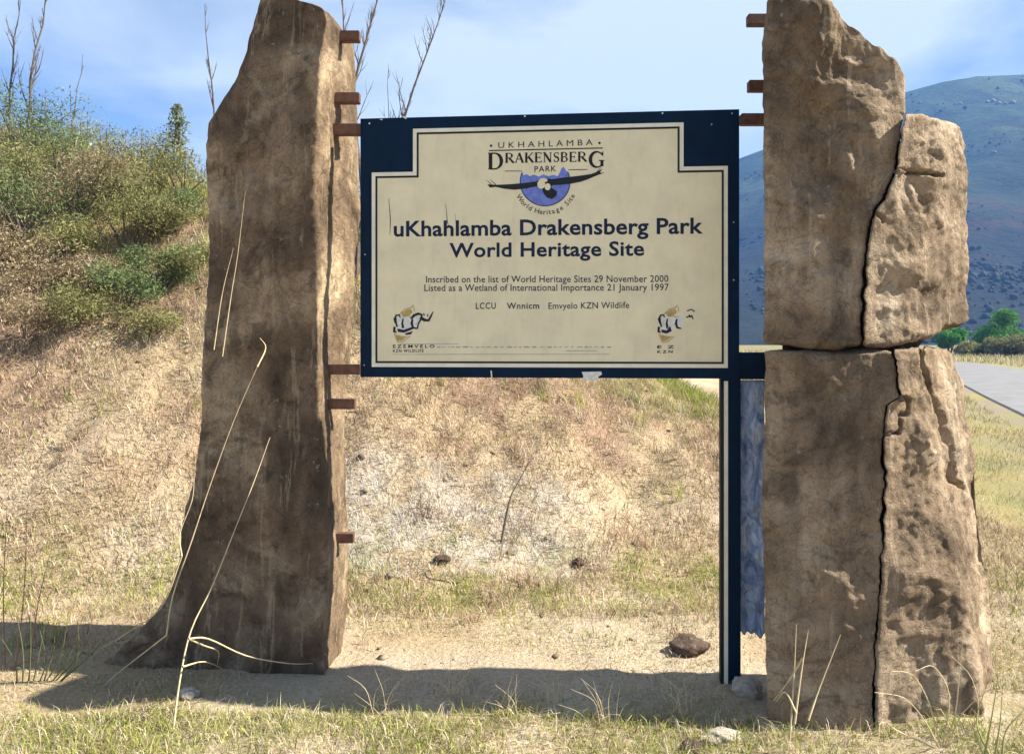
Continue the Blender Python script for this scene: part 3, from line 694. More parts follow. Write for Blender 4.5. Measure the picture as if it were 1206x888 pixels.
# the two rhinoceros emblems
def rhino(du, dv, faded):
    o = lambda pts: [(p[0]+du, p[1]+dv) for p in pts]
    st = [([(466, 381), (464.5, 376), (467, 371.5), (470.5, 371), (471.5, 374)], [1.2, 1.6, 1.2]), ([(466, 374), (466.5, 380), (468, 385)], 1.5), ([(464.8, 385), (464.5, 391), (467, 391)], 2.0),
          ([(475, 375.5), (474, 381), (475, 386.5)], [1.2, 2.2]), ([(486, 376), (485, 381), (486.5, 386), (491, 387)], [1.5, 2.5, 1.2])]
    if not faded:
        st += [([(484, 375.5), (488, 371.5), (493, 369.5), (497, 371), (496, 376), (493, 381), (491.5, 387.5)], [2.2, 2.2, 2.0, 1.2, 1.2]), ([(495, 374), (500, 377), (505, 377.5), (508, 372), (510.5, 367)], [3, 2.6, 1.8, .6]), ([(500, 372), (499, 369)], .9), ([(503.5, 373), (504.2, 370)], .9)]
    else:
        st += [([(500, 371), (503, 374)], 1.2), ([(498, 366.5), (503, 364.5), (507, 367)], 1.0), ([(497, 374), (504, 372), (505, 376)], 1.2)]
    shape('rhino_outline', stroke_polys([(o(p), [q*1.35 for q in w_] if isinstance(w_, list) else w_*1.35) for p, w_ in st]), M['black'])
    shape('rhino_body', [o([(467, 374), (472, 371.5), (480, 374), (488, 371.5), (495, 371), (499, 375.5) if not faded else (494, 375), (494, 380), (491, 387), (480, 388), (468, 389), (465.5, 381)])], M['white'], out=TO-0.0008)
    belly = [(468, 387), (476, 388.5), (486, 385), (487, 387.5), (476, 392), (469, 391)] if not faded else [(468, 388), (474, 389.5), (478, 384), (480, 390), (474, 393), (468, 391.5)]
    shape('rhino_shade', [o(belly)]+([o([(478, 392.5), (486.5, 390), (484, 394), (477, 394.5)])] if not faded else []), M['ink'])
    shape('rhino_shield', stroke_polys([(o([(471, 370), (477, 364.5), (484, 362.5), (487, 359.5)]), 1.0), (o([(487.5, 361), (488.5, 367)]), .8), (o([(477, 369), (480, 366), (484, 368), (481, 371.5), (485, 374)]), 1.2), (o([(464.5, 393), (467.5, 400), (469, 403.5), (476, 402), (483, 396)]), .9), (o([(468, 396), (472, 399), (476, 396)]), 1.0)])
          + [o([(473, 369), (479, 365), (484, 364), (486, 368), (480, 373), (475, 373)]), o([(466, 394), (476, 396.5), (481, 396), (474, 401), (469, 402)])], M['ochre'])
rhino(0, 0, False); rhino(311, 0, True)
text_mesh('emblem_caption', 'EZEMVELO', (463, 409.8), (512, 409.6), 3.9, M['black'], 0.02, 1.5)
text_mesh('emblem_caption', 'KZN WILDLIFE', (463, 415), (499, 414.8), 3.6, M['black'], 0.02, 1.3)
text_mesh('emblem_caption', 'EZ', (774, 410.5), (794, 410.3), 3.6, M['black'], 0.02, 2.2)
text_mesh('emblem_caption', 'KZN', (774, 416), (792, 415.8), 3.4, M['black'], 0.02, 1.5)
ds = []; u = 515
while u < 718:
    l_ = random.uniform(2, 7); ds.append(([(u, 408.8+random.uniform(-.2, .2)), (u+l_, 408.8)], random.uniform(.7, 1.6))); u += l_+random.uniform(1, 5)
shape('worn_print_line', stroke_polys(ds), M['bolt'])
shape('worn_print_line', stroke_polys([([(471, 405), (540, 405.3)], .5), ([(463, 417.4), (718, 417.2)], .5), ([(666, 413.4), (703, 413.2)], .6)]), M['bolt'])
# paint chips on the lower frame and a few fixing bolts
shape('paint_chip', [[(685, 438), (708, 437.5), (709, 441), (705, 443.5), (704, 447.8), (686, 448.2), (687, 443)], [(577.6, 436.5), (579.2, 436.5), (580, 445), (578.4, 445)], [(473, 136.5), (478, 137.8), (479, 141), (476, 139.6)], [(447, 141), (450, 140.4), (450.5, 142.2)]], M['white'], out=0.0012)
shape('scratch', stroke_polys([([(458, 234), (460, 258), (459.5, 277)], [.4, .9, .4]), ([(525, 240), (527, 262), (529, 268)], [.3, .8, .3]), ([(536, 252), (537.5, 268)], [.3, .7, .3])]), M['ink'])
for (u, v) in [(435, 146), (618, 137.5), (780, 134), (862, 134), (838, 147), (430, 300), (864, 262), (864, 330), (429, 430)]:
    x, z = px2s(u, v); c = s2w(x, z, 0.002)
    bm = bmesh.new(); bmesh.ops.create_uvsphere(bm, u_segments=10, v_segments=6, radius=0.0042)
    bmesh.ops.scale(bm, vec=(1, .6, 1), verts=bm.verts); bmesh.ops.translate(bm, vec=c, verts=bm.verts)
    me = bpy.data.meshes.new('bolt'); bm.to_mesh(me); bm.free(); link('bolt', me, M['bolt'], SIGN)
# striped post under the sign's right end and the plate that ties the sign to the right pillar
x0, _ = px2s(849, 600); x1, _ = px2s(872.5, 600); zg = -0.12
post = poly_slab('post', [(x0, zg), (x1, zg), (x1, SZ0-0.001), (x0, SZ0-0.001)], -0.05, -0.004, M['navy'], SIGN)
xa, _ = px2s(852.8, 600); xb, _ = px2s(857.5, 600)
poly_slab('stripe', [(xa, zg), (xb, zg), (xb, SZ0-0.012), (xa, SZ0-0.012)], -0.0045, -0.002, M['pale'], post)
xa, _ = px2s(848.6, 600); xb, _ = px2s(852.2, 600)
poly_slab('stripe', [(xa, zg), (xb, zg), (xb, SZ0-0.05), (xa, SZ0-0.05)], -0.0045, -0.0025, M['black'], post)
xa, zt_ = px2s(866, 415); xb, zb2 = px2s(899, 447)
poly_slab('side_plate', [(SW+0.0005, zb2), (SW+0.17, zb2), (SW+0.17, zt_), (SW+0.0005, zt_)], -0.024, -0.006, M['navy'], SIGN)

# crinkled blue sheet hanging beside the post
nu, nv = 16, 110; V = []
xa, za = px2s(873, 448); xb, zb3 = px2s(903, 752)
for j in range(nv):
    for i in range(nu):
        x = xa+(xb-xa)*i/(nu-1); z = za+(zb3-za)*j/(nv-1); V.append([x, z])
V = np.array(V); dd = 0.016*fbm2(V[:, 0]*14, V[:, 1]*9, 4, 3, 0.6)
hem = (V[:, 1] < zb3+0.12)*0.05*fbm2(V[:, 0]*20, V[:, 0]*0, 2, 8)
pts = np.array([s2w(x, z+h_, -0.045+d_)[:] for (x, z), d_, h_ in zip(V, dd, hem)])
idx = np.arange(nu*nv).reshape(nv, nu); fc = np.stack([idx[:-1, :-1], idx[:-1, 1:], idx[1:, 1:], idx[1:, :-1]], -1).reshape(-1, 4)
me = mesh_np('plastic_sheet', pts, fc, None, True); o = link('plastic_sheet', me, M['bluesheet'], label='narrow crinkled blue sheet hanging between the striped post and right pillar', category='sheet')
md = o.modifiers.new('thickness', 'SOLIDIFY'); md.thickness = 0.003

# ------------------------------------------------------------------ vegetation
def blades(name, x, y, h, wdt, lean, cols, z=None, tipc=1.12):
    n = len(x); z = gz(x, y) if z is None else z
    az = RNG.uniform(0, 2*np.pi, n); d = np.stack([np.cos(az), np.sin(az)], 1); la = RNG.uniform(0, 2*np.pi, n); ld = np.stack([np.cos(la), np.sin(la)], 1)
    lo = (h*lean)[:, None]*ld
    b0 = np.column_stack([x, y, z-0.01])
    V = np.zeros((n, 5, 3)); hw = (wdt/2)[:, None]*d
    V[:, 0] = b0; V[:, 1] = b0; V[:, 0, :2] -= hw; V[:, 1, :2] += hw
    mid = b0.copy(); mid[:, :2] += lo*0.35; mid[:, 2] += h*0.6; V[:, 2] = mid; V[:, 3] = mid; V[:, 2, :2] += hw*0.7; V[:, 3, :2] -= hw*0.7
    tip = b0.copy(); tip[:, :2] += lo; tip[:, 2] += h*np.sqrt(np.clip(1-0.5*lean**2, 0.2, 1)); V[:, 4] = tip
    o = np.arange(n)[:, None]*5
    ff = np.concatenate([o+np.array([[0, 1, 2]]), o+np.array([[0, 2, 3]]), o+np.array([[3, 2, 4]])])
    return mesh_np(name, V.reshape(-1, 3), ff, np.repeat(cols, 5, 0))
PAL = np.array([[0.64, 0.53, 0.37], [0.53, 0.39, 0.27], [0.72, 0.64, 0.49], [0.31, 0.20, 0.14], [0.22, 0.29, 0.06], [0.38, 0.41, 0.09]])
def pal(wts, n): return np.clip(PAL[RNG.choice(6, n, p=np.array(wts)/sum(wts))]*RNG.uniform(0.62, 1.05, (n, 1)), 0.01, 0.9)
def excl(x, y):   # keep blades out of the pillars and post
    k = ~((x > -1.55) & (x < -0.84) & (y > 3.82) & (y < 4.45)); k &= ~((x > 1.03) & (x < 2.15) & (y > 3.32) & (y < 3.95)); return k
# the bank
n = 230000; x = RNG.uniform(-7.5, 4.2, n); y = RNG.uniform(4.6, 10.8, n)
dn = fbm2(x*1.5, y*1.5, 3, 90); k = (dn+RNG.normal(0, .35, n) > -0.42) & (np.interp(x, _hx, _hy) > 0.1) & (np.abs((x/y)*F) < 680); x, y = x[k], y[k]; n = len(x)
t = (y-4.95)/4.3; col = pal([3, 4, 2, 4, .5, .8], n); gq = (sstep(0.45, 0.8, t)*sstep(-0.25, 0.25, fbm2(x*.7, y*.7, 3, 20)) > RNG.random(n))
col[gq] = pal([.5, .5, .3, .3, 4, 4], int(gq.sum()))
gl = (np.exp(-((y-5.05)/.40)**2)*sstep(-.3, .4, fbm2(x*2.6, y*2.6, 3, 31)+.2) > RNG.random(n)); col[gl] = pal([1, 0, 1, 0, 2, 4], int(gl.sum()))
h = RNG.uniform(0.03, 0.11, n)*(1+1.2*sstep(0.5, 1.0, t)); ak = (t > .05) & (t < .3) & (x > -1.4) & (x < .4) & (RNG.random(n) < .6); col[ak] = np.array([.66, .65, .60])*RNG.uniform(.6, 1.05, (int(ak.sum()), 1))
link('bank_grass', blades('bank_grass', x, y, h, RNG.uniform(.003, .007, n), RNG.uniform(.4, 1.3, n), col), M['grass'], kind='stuff', label='short dry straw grass covering the bank behind the sign', category='grass')
# taller clumps on the bank
nc = 520; cx_ = RNG.uniform(-6.5, 3.2, nc); cy_ = 4.2+5.4*RNG.random(nc)**1.15; m = RNG.integers(18, 60, nc); rad = np.repeat(RNG.uniform(.03, .10, nc), m)
x = np.repeat(cx_, m)+RNG.normal(size=m.sum())*rad; y = np.repeat(cy_, m)+RNG.normal(size=m.sum())*rad; n = len(x)
cc_ = np.repeat(pal([4, 4, 3, 2, 1.2, 2.0], nc), m, 0)*RNG.uniform(.75, 1.15, (n, 1)); k = (np.interp(x, _hx, _hy) > .1) & excl(x, y)
h = np.repeat(RNG.uniform(.08, .22, nc)*np.where(cy_ < 4.8, .5, 1), m)*RNG.uniform(.5, 1.1, n)
link('bank_tussocks', blades('bank_tussocks', x[k], y[k], h[k], RNG.uniform(.003, .007, n)[k], RNG.uniform(.3, 1.1, n)[k], cc_[k]), M['grass'], kind='stuff', label='tufted straw tussocks dotted over the bank', category='grass')
# clods and pebbles
n = 800; x = RNG.uniform(-6, 3.4, n); y = 4.0+5*RNG.random(n)**1.5; k = excl(x, y) & (np.abs(x/y)*F < 650); x, y = x[k], y[k]; n = len(x); r = .006+.024*RNG.random(n)**5
V = ico_v[None]*(r[:, None, None]*np.stack([RNG.uniform(.8, 1.4, n), RNG.uniform(.8, 1.4, n), RNG.uniform(.35, .7, n)], 1)[:, None])*(1+RNG.normal(0, .28, (n, 12, 1)))+np.stack([x, y, gz(x, y)+r*.1], 1)[:, None]
cc_ = np.repeat(lerp3(np.array([.20, .145, .105]), np.array([.42, .35, .27]), RNG.random(n)), 12, 0)
link('clods', mesh_np('clods', V.reshape(-1, 3), (ico_f[None]+(np.arange(n)*12)[:, None, None]).reshape(-1, 3), cc_), M['leaf'], kind='stuff', label='scattered earth clods and pebbles on the bank and its foot', category='clods')
# plateau beyond the crest
n = 22000; y = RNG.uniform(10.5, 26, n); x = RNG.uniform(-0.68, 0.2, n)*y; col = pal([2, 2, 1, 1, 3, 4], n)
link('hilltop_grass', blades('hilltop_grass', x, y, RNG.uniform(.15, .45, n), RNG.uniform(.012, .03, n), RNG.uniform(.1, .7, n), col), M['grass'], kind='stuff', label='tall mixed grass on top of the bank at the left skyline', category='grass')
# flat ground round the pillars
n = 85000; x = RNG.uniform(-3.4, 3.2, n); y = RNG.uniform(2.7, 5.25, n); dn = fbm2(x*2.2, y*2.2, 3, 95)
shelf = np.exp(-((x+.45)/.6)**2-((y-3.98)/.2)**2)
k = (dn+RNG.normal(0, .3, n) > -0.12+0.9*shelf) & excl(x, y); x, y = x[k], y[k]; n = len(x); col = pal([4, 2, 4, 1.2, 1.2, 3.0], n)
h = RNG.uniform(.012, .05, n)*(1+1.3*(y < 3.4)*RNG.random(n)+1.2*sstep(4.2, 4.8, y)*RNG.random(n)); fx = RNG.uniform(-2.3, 2.3, 38000); fy = RNG.uniform(2.75, 3.42, 38000); kf = (fbm2(fx*3, fy*3, 3, 12)+RNG.normal(0, .3, 38000) > -.1) & excl(fx, fy); fx, fy = fx[kf], fy[kf]
x = np.concatenate([x, fx]); y = np.concatenate([y, fy]); h = np.concatenate([h, RNG.uniform(.02, .05, len(fx))+.06*RNG.random(len(fx))**4]); col = np.vstack([col, pal([1.5, .7, 2.5, .3, 3, 6], len(fx))]); n = len(x)
link('verge_grass', blades('verge_grass', x, y, h, RNG.uniform(.002, .005, n), RNG.uniform(.3, 1.4, n), col), M['grass'], kind='stuff', label='short pale dry grass on the level ground round the pillars', category='grass')
# field to the right, up to the road
n = 42000; y = 3.6+36*RNG.random(n)**1.7; x = y*RNG.uniform(.45, .68, n); k = (road_dist(x, y) > 2.7) & excl(x, y) & (fbm2(x*.8, y*.8, 3, 97)+RNG.normal(0, .3, n) > -.15); x, y = x[k], y[k]; n = len(x)
col = pal([3, 2, 2, .5, 1.6, 3.5], n); sc = np.clip(y/9, .6, 3)
link('roadside_grass', blades('roadside_grass', x, y, RNG.uniform(.03, .10, n)*sc**.7, RNG.uniform(.004, .009, n)*sc, RNG.uniform(.2, 1.2, n), col), M['grass'], kind='stuff', label='yellow green grass between the right pillar and the road', category='grass')
n = 16000; y = RNG.uniform(30, 110, n); x = y*RNG.uniform(.27, .70, n); k = road_dist(x, y) > 2.9; x, y = x[k], y[k]; n = len(x)
link('far_verge_grass', blades('far_verge_grass', x, y, RNG.uniform(.15, .55, n), RNG.uniform(.03, .08, n), RNG.uniform(.2, .9, n), pal([3, 2, 2, .6, 1.5, 2], n)), M['grass'], kind='stuff', label='tawny rough grass on the far verge beyond the road', category='grass')

# shrubs and small trees
def leaf_cloud(centres, radii, per, size, c0, c1, flat=1.0):
    V = []; Cc = []
    for c, r, m in zip(centres, radii, per):
        p = RNG.normal(size=(m, 3)); p /= np.linalg.norm(p, axis=1)[:, None]; p *= (RNG.random(m)**0.45)[:, None]*r; p[:, 2] *= flat
        p += np.asarray(c); a = RNG.normal(size=(m, 3)); a /= np.linalg.norm(a, axis=1)[:, None]; b = np.cross(a, RNG.normal(size=(m, 3))); b /= np.linalg.norm(b, axis=1)[:, None]
        s = (size*RNG.uniform(.5, 1.3, m))[:, None]; q = np.stack([p-a*s, p-b*s*.30, p+a*s, p+b*s*.30], 1); V.append(q)
        Cc.append(np.repeat(lerp3(np.asarray(c0), np.asarray(c1), RNG.random(m))*RNG.uniform(.75, 1.2), 4, 0))
    V = np.concatenate(V).reshape(-1, 3); Cc = np.concatenate(Cc); return V, np.arange(len(V)).reshape(-1, 4), Cc
def shrub(x, y, hgt, wid, c0, c1, leaf, nleaf, label, name='shrub', category='shrub', group=None, conic=False, z=None):
    z = gz1(x, y) if z is None else z
    E = empty(name, (x, y, z), label, category, group); tubes = []; cs = []; rs = []
    k = random.randint(6, 9) if not conic else 9
    for i in range(k):
        a = random.uniform(0, 6.28); rr = random.uniform(.1, .42)*wid; zz = random.uniform(.35, .85)*hgt
        if conic: f = i/(k-1); zz = hgt*(.15+.8*f); rr = random.uniform(0, .25)*wid*(1-f)
        c = Vector((x+rr*math.cos(a), y+rr*math.sin(a), z+zz)); cs.append(c[:]); rs.append((wid*random.uniform(.2, .34) if not conic else wid*(.42-.33*i/(k-1)))*1.0)
        mid = Vector((x, y, z)).lerp(c, .5)+Vector((random.uniform(-.05, .05)*wid, 0, .05*hgt))
        tubes.append(tube([Vector((x, y, z-.05)), mid, c, c+Vector((0, 0, rs[-1]*.7))], [hgt*.018, hgt*.013, hgt*.008, hgt*.003], 5))
    link('stem', join_tubes('stem', tubes), M['bark'], E)
    V, f, cc = leaf_cloud(cs, rs, [max(20, nleaf//k)]*k, leaf, c0, c1, 1.0 if conic else .8); link('foliage', mesh_np('foliage', V, f, cc), M['leaf'], E)
    return E
OL = ((.16, .17, .065), (.30, .29, .13)); GR = ((.08, .13, .055), (.21, .26, .11)); BR = ((.20, .15, .09), (.40, .33, .21)); BL = ((.10, .14, .085), (.20, .24, .15)); LM = ((.05, .17, .025), (.12, .32, .045))
def on_bank(u, v):
    """point of the ground seen at pixel u,v (marched along the sight line)"""
    Ys = np.arange(4.0, 24, .05); X_ = (u-CX)/F*Ys; k = np.nonzero(CH-(v-HY)/F*Ys <= gz(X_, Ys))[0]
    Y = float(Ys[k[0]]) if len(k) else 12.0
    return (u-CX)/F*Y, Y
for (u, v, hp, wp, cs_, nl, lab) in [
    (28, 285, 95, 150, GR, 2600, 'large green shrub at the far left edge of the bank'),
    (95, 262, 85, 110, BR, 1800, 'brown twiggy bush between green shrubs high on the left bank'),
    (150, 300, 80, 120, OL, 2000, 'olive bush in the middle of the left bank near the pillar'),
    (190, 345, 55, 80, GR, 1400, 'low bright green shrub closest to the left pillar on the bank'),
    (150, 365, 42, 90, GR, 1300, 'lowest dark green patch of shrub on the left bank'),
    (50, 350, 50, 110, BR, 1500, 'low dry brown bush at the lower left of the bank shrubs'),
    (30, 190, 80, 120, GR, 1900, 'green shrub on the crest at the left edge of the photo'),
    (100, 185, 60, 110, OL, 1700, 'olive shrub on the crest beneath the leaning twig'),
    (165, 215, 60, 100, OL, 1600, 'pale olive shrub on the crest left of the conical sapling'),
    (215, 245, 70, 80, OL, 1500, 'yellowish shrub directly left of the pillar shoulder'),
    (222, 195, 40, 60, BL, 900, 'bluish shrub on the skyline touching the left pillar'),
    (70, 225, 70, 130, GR, 2000, 'green bush left of centre just below the bank crest'),
    (125, 245, 70, 110, OL, 1800, 'olive bush with sparse leaves above the middle bush of the bank'),
    (10, 240, 70, 110, OL, 1500, 'olive bush cut by the left edge of the photo, halfway up the bank'),
    (185, 285, 60, 90, OL, 1500, 'pale leafy bush right of the middle bush, next to the pillar'),
    (70, 315, 60, 110, OL, 1600, 'wide olive bush below the brown twiggy bush'),
    (110, 345, 45, 80, BR, 1200, 'small dry brown bush left of the lowest green shrub'),
    (205, 275, 60, 60, GR, 1200, 'narrow green bush pressed against the left pillar outline'),
    (5, 330, 60, 80, BR, 1200, 'dry brown bush at the left edge under the large green shrub'),
    (215, 330, 45, 70, OL, 1200, 'small olive bush touching the left pillar below the narrow green bush'),
    (90, 385, 40, 100, OL, 1300, 'low grey olive bush under the dry brown bushes'),
    (175, 400, 34, 80, OL, 1000, 'lowest straw coloured bush of the left bank, near the pillar'),
    (30, 400, 40, 90, BR, 1100, 'lowest dry brown bush at the left edge'),
    (419, 330, 120, 46, OL, 1400, 'narrow green shrub seen in the gap between left pillar and sign')]:
    x, y = on_bank(u, v); shrub(x, y, hp/F*y, wp/F*y, *cs_, 0.019, int(nl*2.2), lab, group='shrubs on the bank')
for (u, Y, hgt, wid, cs_, lab, con) in [(208, 14, 1.5, 1.1, BL, 'small conical dark sapling on the skyline left of the pillar', True), (60, 15, .9, 1.6, BL, 'dark bluish bush on the skyline between the thin bare trunks and twig', False), (125, 17, .95, 1.8, BL, 'bluish bush on the skyline right of the leaning twig', False), (172, 18, .9, 1.5, BL, 'bluish bush on the skyline just left of the conical sapling', False)]:
    x = (u-CX)/F*Y; shrub(x, Y, hgt, wid, *cs_, .045, 1300, lab, name='sapling' if con else 'shrub', category='tree' if con else 'shrub', group='skyline shrubs', conic=con)
# bushes beyond the road on the right
for (u, Y, hgt, wid, cs_, lab) in [(1164, 84, 4.9, 5.2, LM, 'round bright green bush beyond the road at the right edge'), (1119, 80, 2.6, 3.0, LM, 'small green bush half hidden behind the right pillar'), (1143, 76, 1.1, 2.6, OL, 'low olive scrub between the two green bushes beyond the road'), (1176, 74, 1.4, 3.0, OL, 'grey olive scrub in front of the round green bush'), (1202, 73, 1.7, 3.6, OL, 'olive scrub cut by the right edge of the photo beyond the road')]:
    x = (u-CX)/F*Y; shrub(x, Y, hgt, wid, *cs_, .19, 6500, lab, name='bush', category='bush', group='bushes beyond the road')

# bare burnt trees on the skyline
def bare_tree(u0, u1, vtop, Y, rad, nbr, label, spread=.25, vfirst=.35):
    x0 = (u0-CX)/F*Y; z0 = gz1(x0, Y); top = pix(u1, vtop, Y); base = Vector((x0, Y, z0-.1)); E = empty('bare_tree', (x0, Y, z0), label, 'tree', 'thin bare trees on the skyline')
    n = 9; path = []; Hh = top.z-base.z
    for i in range(n):
        t = i/(n-1); p = base.lerp(top, t); p += Vector((math.sin(t*5+u0)*.012*Hh, random.uniform(-.02, .02)*Hh, 0))*(t > 0); path.append(p)
    rr = [rad*(1-.85*i/(n-1)) for i in range(n)]
    link('trunk', join_tubes('trunk', [tube(path, rr, 7)]), M['bark'], E); tb = []
    for k in range(nbr):
        t = random.uniform(vfirst, .95); i = int(t*(n-1)); p = path[i].lerp(path[min(i+1, n-1)], t*(n-1)-i); ln = Hh*random.uniform(.10, .24)*(1.2-t); sg = random.choice((-1, 1))
        d = Vector((sg*random.uniform(.25, .6)*spread*3, random.uniform(-.3, .3), 1)).normalized(); q = [p]
        for s in range(4): d = (d+Vector((random.uniform(-.12, .12), random.uniform(-.1, .1), .15))).normalized(); q.append(q[-1]+d*ln/4)
        r0 = rad*.42*(1.1-t)+.006; tb.append(tube(q, [r0, r0*.8, r0*.6, r0*.4, r0*.2], 5))
        for m in range(3):
            s = random.randint(1, 3); d2 = (d+Vector((random.uniform(-.7, .7), random.uniform(-.3, .3), .1))).normalized(); tb.append(tube([q[s], q[s]+d2*ln*.18, q[s]+d2*ln*.34+Vector((0, 0, ln*.06))], [r0*.45, r0*.3, .003], 4))
    link('branches', join_tubes('branches', tb), M['bark'], E, kind='stuff')
for a_ in [(8, 22, -14, 20, .042, 16, 'leftmost thin bare tree on the skyline, leaning right'), (28, 54, -40, 20, .048, 16, 'second thin bare tree from the left, leaning further right'), (77, 98, 66, 16, .022, 4, 'short leaning bare twig on the left skyline'), (251, 245, 6, 18, .035, 7, 'lone thin bare tree rising beside the left pillar shoulder'),
           (358, 462, -40, 21, .07, 26, 'bare tree leaning right between the left pillar top and sign corner'), (428, 403, -50, 22, .055, 18, 'slender bare tree leaning left, right beside the top of left pillar'), (430, 526, -18, 21, .055, 26, 'bare tree leaning right above the sign, nearest its middle'), (452, 460, 74, 19, .025, 5, 'short bare sapling above the sign between two taller bare trees')]: bare_tree(*a_)

# ------------------------------------------------------------------ stalks, tufts, stones
def ground_at(u, v):
    Y = F*CH/(v-HY); return (u-CX)/F*Y, Y
def stalk(tubes_px, Y0, name, label, mat, category='grass stalk', group=None, rad=.0032, Y1=None, grounded=False):
    """tubes_px: list of pixel paths from root to tip; roots at depth Y0, tips at Y1"""
    tb = []; Y1 = Y0 if Y1 is None else Y1; root = None
    for pth in tubes_px:
        n = len(pth); P = []
        if grounded: Y0 = Y1 = F*CH/(pth[0][1]-HY)
        q = catmull(pth, 4) if n > 2 else np.array([pth[0], [(pth[0][0]+pth[1][0])/2, (pth[0][1]+pth[1][1])/2], pth[1]], float)
        for i, (u, v) in enumerate(q): P.append(pix(u, v, Y0+(Y1-Y0)*i/(len(q)-1)))
        m = len(P); tb.append(tube(P, [rad*(1-.75*i/(m-1)) for i in range(m)], 5))
        root = P[0] if root is None else root
    o = link(name, join_tubes(name, tb), mat, label=label, category=category)
    if group: o['group'] = group
    return o
GS = 'dry stalks in front of the pillars'
stalk([[(203, 868), (212, 800), (225, 742), (250, 690), (278, 620), (300, 565), (318, 515)], [(222, 752), (245, 752), (290, 772), (340, 781), (368, 781)], [(222, 752), (240, 760), (257, 767), (256, 782)], [(215, 785), (240, 779), (262, 787)]], 3.23, 'grass_stalk', 'long pale dry stalk with bent side shoots before the left pillar', M['straw'], group=GS, rad=.0045, Y1=3.72)
stalk([[(196, 748), (204, 700), (226, 636), (248, 570), (276, 494), (303, 432)], [(196, 748), (165, 772), (130, 800), (108, 826)], [(303, 432), (313, 410), (306, 398)]], 3.66, 'grass_stalk', 'straight pale stalk slanting up the dark face of the left pillar', M['straw'], group=GS, rad=.004, Y1=3.76)
stalk([[(214, 655), (212, 628), (226, 590), (229, 560)], [(214, 655), (190, 715), (150, 745), (118, 764)]], 3.8, 'grass_stalk', 'pale curled stalk along the lower left edge of the left pillar', M['straw'], group=GS, rad=.004, Y1=3.85)
stalk([[(262, 420), (272, 350), (280, 300), (289, 225)], [(252, 412), (262, 345), (275, 292)]], 3.80, 'dry_vine', 'thin pale vine hanging on the upper front of the left pillar', M['straw'], category='vine', group=GS, rad=.0028, Y1=3.80)
stalk([[(930, 872), (935, 800), (938, 735)], [(936, 852), (944, 790), (952, 742)], [(952, 848), (966, 808), (990, 747)], [(938, 840), (925, 815), (914, 826)], [(945, 775), (930, 800), (911, 825)]], 3.12, 'grass_stalk', 'clump of upright pale stalks before the dark left half of right pillar', M['straw'], group=GS, rad=.0045, Y1=3.2)
M['greenstraw'] = plain_mat('green_straw_blade', (.42, .42, .15), .7, .2, .4, 25)
stalk([[(1105, 880), (1090, 850), (1065, 822), (1030, 815)], [(1108, 880), (1095, 830), (1075, 795), (1050, 790)], [(1110, 880), (1118, 820), (1100, 785), (1078, 790)], [(1112, 880), (1125, 840), (1130, 790), (1135, 742)], [(1112, 880), (1150, 850), (1145, 800), (1118, 770)], [(1115, 880), (1135, 838), (1180, 800)], [(1100, 880), (1060, 862), (1038, 850), (1035, 870)]], 3.08, 'grass_tuft', 'tuft of arching dry blades before the lower right corner of right pillar', M['straw'], 'grass', rad=.0032, Y1=2.95)
stalk([[(1160, 888), (1168, 845), (1176, 795)], [(1172, 888), (1178, 850), (1180, 820)], [(1165, 888), (1150, 850), (1160, 812)], [(1180, 888), (1185, 860), (1206, 835)], [(1158, 888), (1148, 862), (1140, 846)]], 2.98, 'grass_tuft', 'upright green blades in the bottom right corner', M['greenstraw'], 'grass', rad=.0045, Y1=2.98)
stalk([[(18, 790), (28, 700), (32, 600)], [(35, 785), (45, 710), (62, 640)], [(6, 790), (4, 700), (8, 600)], [(12, 786), (60, 768), (95, 748)]], 3.92, 'dry_weed', 'tall thin reddish weed stems at the lower left edge', M['weed'], 'weed', rad=.004, Y1=3.95)
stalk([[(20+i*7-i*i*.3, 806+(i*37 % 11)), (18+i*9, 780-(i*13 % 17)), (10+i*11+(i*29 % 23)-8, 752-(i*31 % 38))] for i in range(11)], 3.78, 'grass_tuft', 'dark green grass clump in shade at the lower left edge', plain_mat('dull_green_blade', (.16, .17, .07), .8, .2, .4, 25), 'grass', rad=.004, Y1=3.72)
rs = random.Random(5)
for i, (u0, lab) in enumerate([(450, 'pale stems left of centre in the dark shadow strip'), (530, 'pale stems at the middle of the dark shadow strip below the sign'), (600, 'densest pale stems in the shadow strip below the sign heading'), (655, 'pale stems in the shadow strip right of centre'), (710, 'tuft of pale stems right of centre in the shadow strip'), (800, 'pale low stems in shadow beside the striped post')]):
    ps = []; vb_ = [838, 826, 846, 832, 850, 838][i]
    for k in range(11):
        u = u0+rs.gauss(0, 9); v = vb_+rs.uniform(-4, 4); q = rs.uniform(.35, 1.1)*(1 if rs.random() < .8 else 1.4); sl = rs.uniform(-38, 30)
        ps.append([(u, v), (u+sl*.3+rs.uniform(-4, 4), v-26*q), (u+sl, v-(46+rs.uniform(-12, 10))*q)])
    stalk(ps, F*CH/(848-HY), 'grass_tuft', lab, M['straw'], 'grass', 'pale stems in the shadow strip', .0018, grounded=True)
stalk([[(590, 640), (600, 590), (612, 565), (626, 540)]], 5.1, 'dry_twig', 'thin dark curved twig standing on the bank below the sign', M['bark'], 'twig', rad=.008, Y1=5.25)

